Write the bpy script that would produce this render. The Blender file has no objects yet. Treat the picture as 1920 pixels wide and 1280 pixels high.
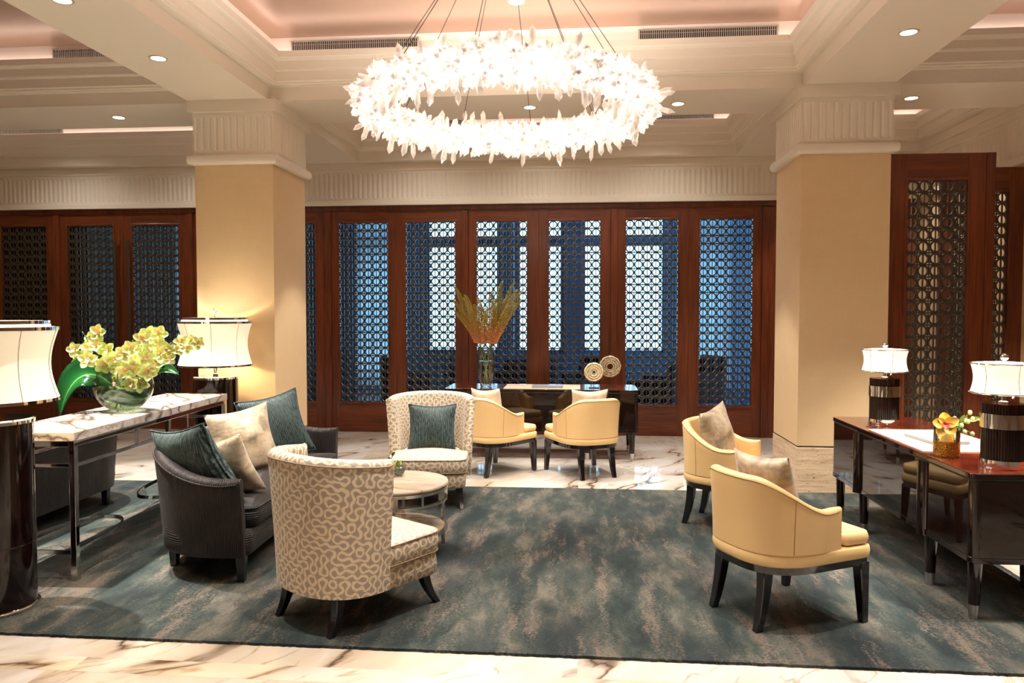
import bpy, bmesh, math, random
from mathutils import Vector, Matrix, Euler
random.seed(7)
PI = math.pi
sc = bpy.context.scene
COL = sc.collection
def R(d): return math.radians(d)

# ------------------------------------------------------------------ camera
cd = bpy.data.cameras.new('camera'); cam = bpy.data.objects.new('camera', cd); COL.objects.link(cam)
cd.sensor_width = 36; cd.lens = 36*1400/1920; cd.clip_start = .05; cd.clip_end = 200
YAW = 5.0985; PITCH = 2.168
cam.location = (0, 0, 1.55); cam.rotation_euler = (R(90-PITCH), 0, R(YAW))
sc.camera = cam
# ------------------------------------------------------------------ world + exposure
w = bpy.data.worlds.new('daylight'); sc.world = w; w.use_nodes = True
bg = w.node_tree.nodes['Background']; bg.inputs[0].default_value = (.45, .78, 1, 1); bg.inputs[1].default_value = 3.6
vs = sc.view_settings; vs.view_transform = 'Standard'; vs.look = 'None'; vs.gamma = 1; vs.use_curve_mapping = False
vs.exposure = 0.2
WARM = (1, .95, .885)

# ------------------------------------------------------------------ levels
ZS = 3.47      # beam soffit
ZC = 4.02      # coffer ceiling
ZW = 2.93      # top of the wood
YB = 9.51      # screen wall

# ------------------------------------------------------------------ materials
MATS = {}
class NT:
    def __init__(s, name):
        m = bpy.data.materials.new(name); m.use_nodes = True; s.m = m; s.t = m.node_tree; s.n = s.t.nodes; s.l = s.t.links
        s.b = s.n['Principled BSDF']; s.out = s.n['Material Output']; MATS[name] = m
    def node(s, typ, ins=None, **kw):
        n = s.n.new(typ)
        for k, v in kw.items(): setattr(n, k, v)
        for k, v in (ins or {}).items(): s.set(n.inputs[k], v)
        return n
    def set(s, sock, v):
        if isinstance(v, bpy.types.NodeSocket): s.l.new(v, sock)
        elif isinstance(v, (tuple, list)) and len(v) == 3 and sock.type == 'RGBA': sock.default_value = (*v, 1)
        else: sock.default_value = v
    def math(s, op, a, b=None, c=None, clamp=False):
        n = s.n.new('ShaderNodeMath'); n.operation = op; n.use_clamp = clamp
        for i, v in enumerate((a, b, c)):
            if v is not None: s.set(n.inputs[i], v)
        return n.outputs[0]
    def vmath(s, op, a, b=None, sc_=None):
        n = s.n.new('ShaderNodeVectorMath'); n.operation = op
        s.set(n.inputs[0], a)
        if b is not None: s.set(n.inputs[1], b)
        if sc_ is not None: s.set(n.inputs[3], sc_)
        return n.outputs['Value'] if op in ('LENGTH', 'DISTANCE', 'DOT_PRODUCT') else n.outputs[0]
    def obj(s): return s.node('ShaderNodeTexCoord').outputs['Object']
    def uv(s): return s.node('ShaderNodeTexCoord').outputs['UV']
    def geo(s): return s.node('ShaderNodeNewGeometry').outputs['Position']
    def mapp(s, v, scale=(1, 1, 1), rot=(0, 0, 0), loc=(0, 0, 0)):
        return s.node('ShaderNodeMapping', {'Vector': v, 'Scale': scale, 'Rotation': rot, 'Location': loc}).outputs[0]
    def noise(s, v, scale, detail=3, rough=.5, dist=0, out='Fac'):
        return s.node('ShaderNodeTexNoise', {'Vector': v, 'Scale': scale, 'Detail': detail, 'Roughness': rough, 'Distortion': dist}).outputs[out]
    def ramp(s, f, stops, interp='LINEAR'):
        n = s.n.new('ShaderNodeValToRGB'); s.l.new(f, n.inputs[0]); cr = n.color_ramp; cr.interpolation = interp
        while len(cr.elements) < len(stops): cr.elements.new(.5)
        for e, (p, c) in zip(cr.elements, stops):
            e.position = p; e.color = (*c, 1) if len(c) == 3 else c
        return n.outputs[0]
    def mix(s, f, a, b, mode='MIX'):
        n = s.n.new('ShaderNodeMix'); n.data_type = 'RGBA'; n.blend_type = mode
        s.set(n.inputs[0], f); s.set(n.inputs[6], a); s.set(n.inputs[7], b); return n.outputs[2]
    def bump(s, h, strength=.3, dist=.01):
        n = s.node('ShaderNodeBump', {'Height': h, 'Strength': strength, 'Distance': dist}); s.l.new(n.outputs[0], s.b.inputs['Normal']); return n
    def P(s, **kw):
        nm = dict(base='Base Color', rough='Roughness', metal='Metallic', trans='Transmission Weight', ior='IOR', spec='Specular IOR Level',
                  sheen='Sheen Weight', coat='Coat Weight', coatr='Coat Roughness', emit='Emission Color', es='Emission Strength', alpha='Alpha',
                  sheenr='Sheen Roughness', sheent='Sheen Tint', sss='Subsurface Weight')
        for k, v in kw.items(): s.set(s.b.inputs[nm[k]], v)
        return s
def S(r, g, b):   # sRGB 0-255 -> linear
    f = lambda c: (c/255/12.92) if c <= 10 else ((c/255+.055)/1.055)**2.4
    return (f(r), f(g), f(b))
def plain(name, col, rough=.5, **kw):
    return NT(name).P(base=col, rough=rough, **kw).m

plain('plaster', S(224, 212, 194), .45)
m = NT('copper_paint'); n = m.noise(m.geo(), 1.2, 2)
m.P(base=m.mix(n, S(166, 134, 114), S(182, 152, 132)), rough=.28, metal=.35)
plain('cove_white', S(240, 226, 214), .6)
plain('cove_glow', (1, .85, .78), .5, emit=(1, .86, .80), es=6.5)
plain('grille_dark', (.012, .011, .01), .6)
plain('grille_metal', S(200, 192, 180), .35, metal=.6)
plain('chrome', (.78, .76, .74), .06, metal=1)
plain('chrome_soft', (.6, .58, .55), .18, metal=1)
plain('bronze', (.085, .066, .045), .35, metal=.5)
plain('black_lacquer', (.009, .007, .008), .1, coat=.5)
plain('black_wood', (.008, .007, .010), .22, coat=.3)
plain('silver_alu', (.34, .35, .41), .35, metal=.3)
plain('dark_plastic', (.02, .02, .022), .4)
plain('blotter_leather', S(196, 178, 150), .5)
plain('matte_black', (.01, .01, .01), .5)
plain('bulb', (1, .93, .82), .5, emit=(1, .93, .82), es=14)
plain('lens_rim', S(215, 205, 190), .3, metal=.4)
plain('brass', (.55, .33, .12), .25, metal=1)

m = NT('wallcover'); g = m.geo(); sx = m.node('ShaderNodeSeparateXYZ', {0: g}); u = m.math('ADD', sx.outputs[0], sx.outputs[1])
v3 = m.node('ShaderNodeCombineXYZ', {0: u, 1: sx.outputs[2], 2: 0.0}).outputs[0]
nz = m.noise(v3, 9, 4, .6)
wv = m.vmath('ADD', v3, m.vmath('SCALE', m.noise(v3, 40, 1, out='Color'), sc_=.004))
ck = m.node('ShaderNodeTexChecker', {'Vector': m.mapp(wv, (1, 1, 1), (0, 0, R(45))), 'Scale': 95.0, 'Color1': (1, 1, 1), 'Color2': (0, 0, 0)}).outputs['Fac']
fine = m.noise(v3, 220, 2)
c = m.mix(m.math('MULTIPLY', ck, .28), S(218, 188, 144), S(166, 134, 96))
c = m.mix(m.math('MULTIPLY', nz, .45), c, S(188, 156, 114)); c = m.mix(m.math('MULTIPLY', fine, .3), c, S(232, 206, 166))
m.P(base=c, rough=.62); m.bump(m.math('ADD', ck, fine), .25, .003)

m = NT('travertine'); g = m.geo(); st = m.noise(m.mapp(g, (1.5, 1.5, 22)), 2, 5, .6)
c = m.ramp(st, [(.3, S(176, 148, 116)), (.5, S(206, 180, 148)), (.7, S(220, 198, 170))])
pits = m.noise(m.mapp(g, (12, 12, 60)), 2.2, 4, .65); pm = m.ramp(pits, [(.62, (0, 0, 0)), (.67, (1, 1, 1))])
m.P(base=m.mix(pm, c, S(80, 56, 38)), rough=.4)

def marble(name, base, vein, vein2, scale, slab, ang, rough, coord='geo', tint=(.8, .75, .68), stretch=.35, vw=.022):
    m = NT(name); g = m.geo() if coord == 'geo' else m.obj()
    if slab:
        cell = m.vmath('FLOOR', m.vmath('DIVIDE', g, slab)); wn = m.node('ShaderNodeTexWhiteNoise', {'Vector': cell}, noise_dimensions='3D').outputs['Color']
        g2 = m.vmath('ADD', g, m.vmath('SCALE', wn, sc_=37.0))
    else: g2 = g
    p = m.mapp(g2, (1, stretch, 1), (0, 0, R(ang)))
    p = m.mapp(g2, (1, 1, 1), (0, 0, R(ang))); p = m.mapp(p, (1, stretch, 1))
    wp = m.vmath('ADD', p, m.vmath('SCALE', m.noise(p, scale*1.6, 5, .62, out='Color'), sc_=.42/scale))
    def vein_m(sca, wdt, seed):
        n = m.noise(m.vmath('ADD', wp, (seed, seed*1.7, seed*.3)), sca, 2, .4)
        a = m.math('ABSOLUTE', m.math('SUBTRACT', n, .5))
        return m.ramp(a, [(0, (1, 1, 1)), (wdt*.35, (.6, .6, .6)), (wdt, (0, 0, 0))])
    lo_ = .42 if coord == 'geo' else .30
    mask = m.ramp(m.noise(g2, scale*.8, 3), [(lo_, (0, 0, 0)), (lo_+.14, (1, 1, 1))]); mask2 = m.ramp(m.noise(g2, scale*1.3, 2, dist=.4), [(.44, (0, 0, 0)), (.58, (1, 1, 1))])
    v1 = m.math('MULTIPLY', vein_m(scale, vw*.55, 3.1), mask)
    v2 = m.math('MULTIPLY', vein_m(scale*2.4, vw*.6, 9.3), mask2)
    v3 = m.math('MULTIPLY', m.math('MULTIPLY', vein_m(scale, vw*3, 3.1), mask), .55)
    cl = m.ramp(m.noise(wp, scale*.8, 5, .6), [(.45, base), (.62, tint)])
    c = m.mix(v3, cl, vein2); c = m.mix(m.math('MULTIPLY', v2, .8), c, vein2); c = m.mix(v1, c, vein)
    m.P(base=c, rough=rough, spec=.5)
    return m
marble('floor_marble', S(200, 193, 184), S(78, 58, 42), S(158, 130, 100), 2.2, (1.15, .9, 50), 35, .06, tint=S(192, 176, 156), vw=.036)
marble('border_marble', S(200, 191, 176), S(90, 64, 40), S(164, 130, 88), 2.6, (2.2, 50, 50), 62, .06, tint=S(210, 190, 158), stretch=.22, vw=.045)
marble('console_marble', S(206, 200, 192), S(84, 70, 62), S(140, 122, 108), 5.0, None, -38, .12, 'obj', S(184, 170, 156), .3, .06)
marble('table_marble', S(200, 184, 164), S(134, 104, 80), S(168, 142, 116), 6.0, None, 100, .1, 'obj', S(178, 156, 132), .22, .05)

def wood(name, dark, light, horiz=False, rough=.3, coord='geo', sc_=1.0, coat=.15):
    m = NT(name); g = m.geo() if coord == 'geo' else m.obj()
    sx = m.node('ShaderNodeSeparateXYZ', {0: g})
    a, b = (sx.outputs[0], sx.outputs[2]) if not horiz else (sx.outputs[2], sx.outputs[0])
    u = m.math('ADD', a, m.math('MULTIPLY', sx.outputs[1], 1.0 if coord == 'geo' else .3))
    v = m.node('ShaderNodeCombineXYZ', {0: m.math('MULTIPLY', u, 55*sc_), 1: m.math('MULTIPLY', b, 2.2*sc_), 2: 0.0}).outputs[0]
    n1 = m.noise(v, 1, 4, .6); n2 = m.noise(m.mapp(v, (.12, .3, 1)), 1, 2)
    f = m.math('ADD', m.math('MULTIPLY', n1, .6), m.math('MULTIPLY', n2, .4))
    m.P(base=m.ramp(f, [(.36, dark), (.62, light)]), rough=rough, coat=coat, coatr=.15)
    return m
wood('mahogany', S(72, 30, 13), S(120, 58, 28))
wood('mahogany_rail', S(72, 30, 13), S(120, 58, 28), True)
wood('desk_rosewood', S(74, 20, 12), S(132, 52, 34), rough=.08, coord='obj', coat=1.0, horiz=True)
wood('desk_side', S(12, 6, 4), S(30, 14, 9), rough=.03, coord='obj', coat=0)
wood('lamp_lacquer', S(10, 4, 4), S(30, 11, 9), rough=.07, coord='obj', coat=0, sc_=.6)

m = NT('rug'); g = m.geo()
wp = m.vmath('ADD', g, m.vmath('SCALE', m.noise(g, 7, 4, .7, out='Color'), sc_=.10))
n1 = m.noise(m.mapp(wp, (3.2, 1.1, 1)), 1.5, 6, .66, .1); n2 = m.noise(m.mapp(wp, (6.0, 1.0, 1), loc=(4, 2, 0)), 1.1, 6, .7); n3 = m.noise(m.mapp(wp, (1.6, .8, 1), loc=(9, 1, 0)), 1.3, 4)
fz = m.noise(g, 70, 3, .8); fz2 = m.noise(g, 300, 2, .7); fm = m.math('MULTIPLY', m.math('SUBTRACT', fz, .5), .42)
n1f = m.math('ADD', n1, m.math('MULTIPLY', fm, .6))
c = m.ramp(n1f, [(.34, S(30, 42, 44)), (.45, S(44, 58, 58)), (.54, S(68, 76, 72)), (.66, S(106, 106, 98))])
c = m.mix(m.ramp(n3, [(.45, (0, 0, 0)), (.68, (.65, .65, .65))]), c, S(30, 38, 46))
j = m.math('ADD', n2, fm)
c = m.mix(m.ramp(j, [(.55, (0, 0, 0)), (.64, (.7, .7, .7))]), c, S(118, 108, 99))
c = m.mix(m.ramp(m.math('ADD', m.noise(m.mapp(wp, (5.0, 1.1, 1), loc=(14, 7, 0)), 1.2, 6, .7), fm), [(.37, (.75, .75, .75)), (.46, (0, 0, 0))]), c, S(24, 42, 43))
c = m.mix(1.0, c, m.ramp(fz2, [(.3, (.5, .5, .5)), (.72, (1.35, 1.33, 1.28))]), 'MULTIPLY')
c = m.mix(1.0, c, (1.2, 1.06, .98, 1), 'MULTIPLY')
m.P(base=c, rough=.95, sheen=.06, sheenr=.5, spec=.2); m.bump(m.math('ADD', fz2, m.math('MULTIPLY', fz, .6)), .8, .008)

m = NT('cream_leather'); n = m.noise(m.obj(), 260, 2); n2 = m.noise(m.obj(), 5, 3)
m.P(base=m.mix(n2, S(232, 192, 130), S(238, 202, 144)), rough=.42, sheen=.05); m.bump(n, .06, .002)

def truchet():
    m = NT('meander_fabric'); u0 = m.uv()
    u0 = m.vmath('ADD', u0, m.vmath('SCALE', m.noise(u0, 16, 3, .6, out='Color'), sc_=.042))
    u = m.vmath('SCALE', m.mapp(u0, (1, 1, 1), (0, 0, R(38))), sc_=25.0)
    cell = m.vmath('FLOOR', u); fr = m.vmath('FRACTION', u)
    wn = m.node('ShaderNodeTexWhiteNoise', {'Vector': cell}, noise_dimensions='3D').outputs['Value']
    flip = m.math('GREATER_THAN', wn, .5)
    sx = m.node('ShaderNodeSeparateXYZ', {0: fr})
    x = m.math('ABSOLUTE', m.math('SUBTRACT', sx.outputs[0], flip)); y = sx.outputs[1]
    p = m.node('ShaderNodeCombineXYZ', {0: x, 1: y, 2: 0.0}).outputs[0]
    d1 = m.math('ABSOLUTE', m.math('SUBTRACT', m.vmath('LENGTH', p), .5))
    d2 = m.math('ABSOLUTE', m.math('SUBTRACT', m.vmath('DISTANCE', p, (1, 1, 0)), .5))
    d = m.math('MINIMUM', d1, d2)
    band = m.ramp(d, [(.15, (1, 1, 1)), (.20, (0, 0, 0))]); edge = m.ramp(d, [(.08, (0, 0, 0)), (.15, (1, 1, 1)), (.20, (0, 0, 0))])
    c = m.mix(band, S(158, 142, 126), S(216, 198, 168)); c = m.mix(m.math('MULTIPLY', edge, .35), c, S(170, 140, 108))
    m.P(base=c, rough=.75, sheen=.2); m.bump(band, .35, .004)
truchet()

m = NT('charcoal_cord'); u = m.uv(); sx = m.node('ShaderNodeSeparateXYZ', {0: u})
nd = m.noise(m.mapp(u, (18, 7, 1)), 1, 3); nb = m.noise(m.mapp(u, (3, 2.2, 1)), 2, 3)
uu = m.math('ADD', m.math('MULTIPLY', sx.outputs[0], 520), m.math('MULTIPLY', nd, 9))
wv = m.math('MULTIPLY_ADD', m.math('SINE', uu), .5, .5)
brk = m.noise(m.mapp(u, (70, 22, 1)), 1, 2)
c = m.mix(wv, S(7, 6, 7), S(52, 45, 44)); c = m.mix(m.ramp(nb, [(.45, (0, 0, 0)), (.7, (.5, .5, .5))]), c, S(66, 57, 53))
m.P(base=c, rough=.45, spec=.3, sheen=.08, sheenr=.35, sheent=(.6, .56, .54)); m.bump(m.math('ADD', wv, brk), .7, .004)

m = NT('teal_cord'); u = m.uv(); sx = m.node('ShaderNodeSeparateXYZ', {0: u})
nd = m.noise(m.mapp(u, (16, 10, 1)), 1, 3)
uu = m.math('ADD', m.math('MULTIPLY', sx.outputs[0], 480), m.math('MULTIPLY', nd, 12))
wv = m.math('MULTIPLY_ADD', m.math('SINE', uu), .5, .5); brk = m.noise(m.mapp(u, (60, 26, 1)), 1, 2)
wv2 = m.math('MULTIPLY', wv, m.ramp(brk, [(.35, (.2, .2, .2)), (.55, (1, 1, 1))]))
m.P(base=m.mix(wv2, S(20, 32, 34), S(84, 102, 98)), rough=.45, spec=.35, sheen=.12, sheenr=.35, sheent=(.6, .75, .74)); m.bump(wv2, .8, .005)

m = NT('gold_silk'); o = m.uv(); n = m.noise(m.vmath('ADD', o, m.vmath('SCALE', m.noise(o, 9, 2, out='Color'), sc_=.07)), 9, 4, .6)
m.P(base=m.ramp(n, [(.38, S(132, 116, 96)), (.5, S(176, 156, 126)), (.62, S(204, 186, 156))]), rough=.36, sheen=.3)
m.bump(m.noise(m.mapp(o, (3, 8, 1)), 1.6, 2), .35, .03)
m = NT('ivory_silk'); o = m.uv(); n = m.noise(o, 9, 4, .6)
m.P(base=m.ramp(n, [(.38, S(184, 164, 136)), (.62, S(214, 198, 170))]), rough=.36, sheen=.3); m.bump(m.noise(o, 14, 2), .3, .03)

# glass, water, shades
def thin_glass(name, tint=(1, 1, 1), rough=0.0, ior=1.45):
    m = NT(name)
    tr = m.node('ShaderNodeBsdfTransparent', {0: tint}); gl = m.node('ShaderNodeBsdfGlossy', {'Color': (1, 1, 1), 'Roughness': .02})
    lw = m.node('ShaderNodeFresnel', {'IOR': ior}); f = m.math('MULTIPLY_ADD', lw.outputs[0], .9, .03)
    mx = m.node('ShaderNodeMixShader', {0: f, 1: tr.outputs[0], 2: gl.outputs[0]}); m.l.new(mx.outputs[0], m.out.inputs[0]); return m.m
thin_glass('vase_glass', (.96, .98, .97)); thin_glass('water', (.78, .88, .76), ior=1.33); thin_glass('window_glass', (.9, .97, 1))
m = NT('lamp_fabric'); n = m.noise(m.obj(), 60, 2)
m.P(base=S(240, 226, 200), rough=.7, emit=(1, .82, .56), es=.42)
m = NT('small_lamp_fabric'); m.P(base=S(240, 228, 208), rough=.7, emit=(1, .84, .66), es=.8)
plain('shade_inner', (1, .95, .85), .5, emit=(1, .9, .72), es=2.5)
m = NT('crystal_core'); m.P(base=(.9, .88, .85), rough=.2, emit=(1, .93, .85), es=4)
m = NT('crystal'); fr = m.node('ShaderNodeLayerWeight', {'Blend': .35}).outputs['Facing']; nz = m.noise(m.geo(), 22, 3)
oi = m.node('ShaderNodeObjectInfo').outputs['Random']
m.P(base=S(214, 200, 186), rough=.12, emit=m.mix(nz, (1, .88, .77), (1, .76, .58)), es=m.math('ADD', m.math('MULTIPLY_ADD', nz, .9, -.12), m.math('MULTIPLY', fr, .5)), coat=1.0)
m = NT('crystal_stuff'); fr = m.node('ShaderNodeLayerWeight', {'Blend': .5}).outputs['Facing']; nz = m.noise(m.geo(), 16, 3)
m.P(base=S(220, 208, 196), rough=.12, emit=(1, .89, .80), es=m.math('ADD', m.math('MULTIPLY_ADD', nz, 2.6, -.75), m.math('MULTIPLY', fr, .5)), coat=1.0)
# plants
m = NT('orchid_petal'); u = m.uv(); sx = m.node('ShaderNodeSeparateXYZ', {0: u})
m.P(base=m.ramp(sx.outputs[1], [(0, S(188, 200, 96)), (.5, S(214, 222, 132)), (1, S(228, 234, 170))]), rough=.45, sss=.1)
plain('orchid_lip', S(222, 168, 138), .45); plain('orchid_heart', S(190, 100, 60), .45)
plain('stem_green', S(62, 84, 36), .5); plain('stem_light', S(120, 146, 70), .5)
m = NT('glossy_leaf'); u = m.uv(); sx = m.node('ShaderNodeSeparateXYZ', {0: u})
d = m.math('ABSOLUTE', m.math('SUBTRACT', sx.outputs[0], .5))
m.P(base=m.ramp(d, [(0, S(110, 156, 84)), (.03, S(24, 84, 36)), (.5, S(8, 50, 20))]), rough=.2, coat=.4)
m = NT('foxtail_floret'); sx = m.node('ShaderNodeSeparateXYZ', {0: m.obj()}); n = m.noise(m.obj(), 60, 1)
zz = m.math('ADD', sx.outputs[2], m.math('MULTIPLY', m.math('SUBTRACT', n, .5), .1))
m.P(base=m.ramp(m.math('MULTIPLY', m.math('SUBTRACT', zz, .44), 1.5, clamp=True), [(0, S(224, 152, 118)), (.2, S(214, 148, 92)), (.36, S(190, 156, 70)), (1, S(140, 142, 66))]), rough=.6)
plain('yellow_petal', S(244, 206, 96), .45); plain('red_heart', S(170, 40, 40), .5); plain('bud_green', S(186, 206, 140), .5)
m = NT('gold_hammered'); v = m.node('ShaderNodeTexVoronoi', {'Vector': m.obj(), 'Scale': 90.0}).outputs[0]
m.P(base=S(190, 140, 60), rough=.25, metal=.9); m.bump(v, .8, .004)
m = NT('shell_disc'); n = m.noise(m.obj(), 70, 3); m.P(base=m.ramp(n, [(.35, S(170, 152, 118)), (.6, S(222, 208, 172))]), rough=.6); m.bump(n, .4, .003)
plain('piping_brown', S(150, 124, 98), .7); plain('seam_tan', S(168, 132, 84), .6); plain('disc_groove', S(60, 48, 34), .8)
# room beyond
plain('dark_panel', S(40, 44, 60), .5); plain('navy_plaster', S(78, 138, 186), .6); plain('lounge_floor', S(40, 60, 100), .25); plain('lounge_ceiling', S(90, 130, 180), .7)
plain('navy_velvet', S(24, 28, 66), .7); plain('blue_column', S(60, 126, 180), .5)
m = NT('sheer'); tl = m.node('ShaderNodeBsdfTranslucent', {0: S(232, 244, 252)}); df = m.node('ShaderNodeBsdfDiffuse', {0: S(150, 195, 230)})
mx = m.node('ShaderNodeMixShader', {0: .1, 1: tl.outputs[0], 2: df.outputs[0]}); m.l.new(mx.outputs[0], m.out.inputs[0])

# ------------------------------------------------------------------ mesh helpers
class MB:
    def __init__(s): s.v = []; s.f = []; s.uv = []; s.mi = []; s.cur = 0
    def add(s, vs, fs, uvs=None):
        o = len(s.v); s.v += [tuple(p) for p in vs]
        for i, f in enumerate(fs):
            s.f.append([o+k for k in f]); s.uv.append(uvs[i] if uvs else None); s.mi.append(s.cur)
        return s
    def box(s, x0, x1, y0, y1, z0, z1, M=None):
        vs = [Vector((x, y, z)) for x in (x0, x1) for y in (y0, y1) for z in (z0, z1)]
        if M: vs = [M @ p for p in vs]
        return s.add(vs, [(0, 1, 3, 2), (4, 6, 7, 5), (0, 4, 5, 1), (2, 3, 7, 6), (0, 2, 6, 4), (1, 5, 7, 3)])
    def lathe(s, prof, n=24, c=(0, 0, 0), sx=1, sy=1, M=None, close=False, uvs=False):
        vs = []
        for r, z in prof:
            for k in range(n):
                a = 2*PI*k/n; vs.append(Vector((c[0]+r*sx*math.cos(a), c[1]+r*sy*math.sin(a), c[2]+z)))
        if M: vs = [M @ p for p in vs]
        fs = []; m = len(prof)
        for i in range(m-1 if not close else m):
            for k in range(n):
                k2 = (k+1) % n; i2 = (i+1) % m; fs.append((i*n+k, i*n+k2, i2*n+k2, i2*n+k))
        if not close:
            if prof[0][0] > 1e-6: fs.append(tuple(range(n-1, -1, -1)))
            if prof[-1][0] > 1e-6: fs.append(tuple((m-1)*n+k for k in range(n)))
        return s.add(vs, fs)
    def loft(s, rings, closed_u=True, cap=True, uvscale=None):
        """rings: list of equal-length point lists (closed_u: ring closes on itself)"""
        n = len(rings[0]); vs = [p for r in rings for p in r]; fs = []; uvs = []
        L = [0]
        for i in range(1, len(rings)):
            L.append(L[-1]+(Vector(rings[i][min(3, n-1)])-Vector(rings[i-1][min(3, n-1)])).length)
        H = [0]
        mid = rings[len(rings)//2]
        for k in range(n): H.append(H[-1]+(Vector(mid[(k+1) % n])-Vector(mid[k])).length)
        for i in range(len(rings)-1):
            for k in range(n if closed_u else n-1):
                k2 = (k+1) % n
                fs.append((i*n+k, i*n+k2, (i+1)*n+k2, (i+1)*n+k))
                uvs.append([(L[i], H[k]), (L[i], H[k+1]), (L[i+1], H[k+1]), (L[i+1], H[k])])
        if cap and closed_u:
            for r0, rev in ((0, True), (len(rings)-1, False)):
                f = [r0*n+k for k in range(n)]
                if rev: f = f[::-1]
                fs.append(tuple(f)); uvs.append(None)
        return s.add(vs, fs, uvs)
    def tube(s, pts, r, n=8, closed=False, cap=True):
        pts = [Vector(p) for p in pts]; N = len(pts); rr = r if isinstance(r, (list, tuple)) else [r]*N
        rings = []; up = None
        for i, p in enumerate(pts):
            if closed: t = (pts[(i+1) % N]-pts[i-1])
            else: t = pts[min(i+1, N-1)]-pts[max(i-1, 0)]
            t = t.normalized() if t.length > 1e-9 else Vector((0, 0, 1))
            if up is None: up = Vector((0, 0, 1)) if abs(t.z) < .9 else Vector((1, 0, 0))
            x = up-t*up.dot(t)
            x = x.normalized() if x.length > 1e-6 else t.orthogonal().normalized()
            y = t.cross(x); up = x
            rings.append([p+x*rr[i]*math.cos(2*PI*k/n)+y*rr[i]*math.sin(2*PI*k/n) for k in range(n)])
        if closed: rings.append(rings[0])
        return s.loft(rings, True, cap and not closed)
    def prism(s, outline, z0, z1, inset_top=0):
        n = len(outline); vs = [(x, y, z0) for x, y in outline]+[(x, y, z1) for x, y in outline]
        fs = [tuple(range(n-1, -1, -1)), tuple(range(n, 2*n))]+[(k, (k+1) % n, n+(k+1) % n, n+k) for k in range(n)]
        return s.add(vs, fs)
    def ball(s, c, r, n=10, m=6, sc_=(1, 1, 1)):
        return s.lathe([(max(r*math.sin(PI*i/m), 0 if i in (0, m) else 0)*1.0, -r*math.cos(PI*i/m)*sc_[2]) for i in range(m+1)], n, c, sc_[0], sc_[1])
    def build(s, name, mat, parent=None, smooth=35, bevel=0, seg=2, mats=None):
        me = bpy.data.meshes.new(name); me.from_pydata(s.v, [], s.f)
        for mm in (mats or [mat]): me.materials.append(MATS[mm])
        uvl = me.uv_layers.new(name='UV'); li = 0; data = [0.0]*(2*len(me.loops))
        V = s.v
        for fi, f in enumerate(s.f):
            u = s.uv[fi]
            if u is None:
                a, b, c = Vector(V[f[0]]), Vector(V[f[1]]), Vector(V[f[2]]); nn = (b-a).cross(c-a)
                if nn.length < 1e-12 and len(f) > 3: nn = (c-a).cross(Vector(V[f[3]])-a)
                ax = max(range(3), key=lambda i: abs(nn[i]))
                u = [((V[i][1], V[i][2]) if ax == 0 else (V[i][0], V[i][2]) if ax == 1 else (V[i][0], V[i][1])) for i in f]
            for q in u: data[li*2] = q[0]; data[li*2+1] = q[1]; li += 1
        uvl.data.foreach_set('uv', data)
        if mats: me.polygons.foreach_set('material_index', s.mi)
        bm = bmesh.new(); bm.from_mesh(me); bmesh.ops.remove_doubles(bm, verts=bm.verts, dist=1e-5); bmesh.ops.recalc_face_normals(bm, faces=bm.faces); bm.to_mesh(me); bm.free()
        if smooth:
            me.polygons.foreach_set('use_smooth', [True]*len(me.polygons)); me.set_sharp_from_angle(angle=R(smooth))
        o = bpy.data.objects.new(name, me); COL.objects.link(o)
        if parent: o.parent = parent
        if bevel:
            b = o.modifiers.new('bevel', 'BEVEL'); b.width = bevel; b.segments = seg; b.limit_method = 'ANGLE'; b.angle_limit = R(40); b.harden_normals = False
        return o
def tag(o, label=None, cat=None, group=None, kind=None):
    if label: o['label'] = label
    if cat: o['category'] = cat
    if group: o['group'] = group
    if kind: o['kind'] = kind
    return o
def thing(name, label, cat, loc=(0, 0, 0), rz=0, group=None, kind=None):
    o = bpy.data.objects.new(name, None); COL.objects.link(o); o.empty_display_size = .1
    o.location = loc; o.rotation_euler = (0, 0, rz); return tag(o, label, cat, group, kind)
def kids(o): return [c for c in COL.objects if c.parent == o]
def dup(o, loc=None, rz=None, label=None, group=None, parent=None):
    c = o.copy(); COL.objects.link(c)
    if parent: c.parent = parent
    if loc is not None: c.location = loc
    if rz is not None: c.rotation_euler = (0, 0, rz)
    if label: c['label'] = label
    if group: c['group'] = group
    for k in kids(o):
        if k.name != c.name: dup(k, parent=c)
    return c
def fillet(pts, rads, seg=8, closed=False):
    out = []; n = len(pts)
    for i, p in enumerate(pts):
        r = rads[i] if isinstance(rads, (list, tuple)) else rads
        if (not closed and i in (0, n-1)) or r <= 0: out.append(Vector(p).to_2d() if len(p) == 3 else Vector(p)); continue
        P = Vector(p); A = Vector(pts[i-1]); B = Vector(pts[(i+1) % n]); a = (A-P).normalized(); b = (B-P).normalized()
        ang = a.angle(b); d = min(r/math.tan(ang/2), (A-P).length*(.97 if not closed and i == 1 else .499), (B-P).length*(.97 if not closed and i == n-2 else .499)); rr = d*math.tan(ang/2)
        c = P+(a+b).normalized()*rr/math.sin(ang/2); s0 = P+a*d-c; s1 = P+b*d-c
        a0 = math.atan2(s0.y, s0.x); da = math.atan2(s1.y, s1.x)-a0
        while da > PI: da -= 2*PI
        while da < -PI: da += 2*PI
        for k in range(seg+1): t = a0+da*k/seg; out.append(Vector((c.x+rr*math.cos(t), c.y+rr*math.sin(t))))
    return out
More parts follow.
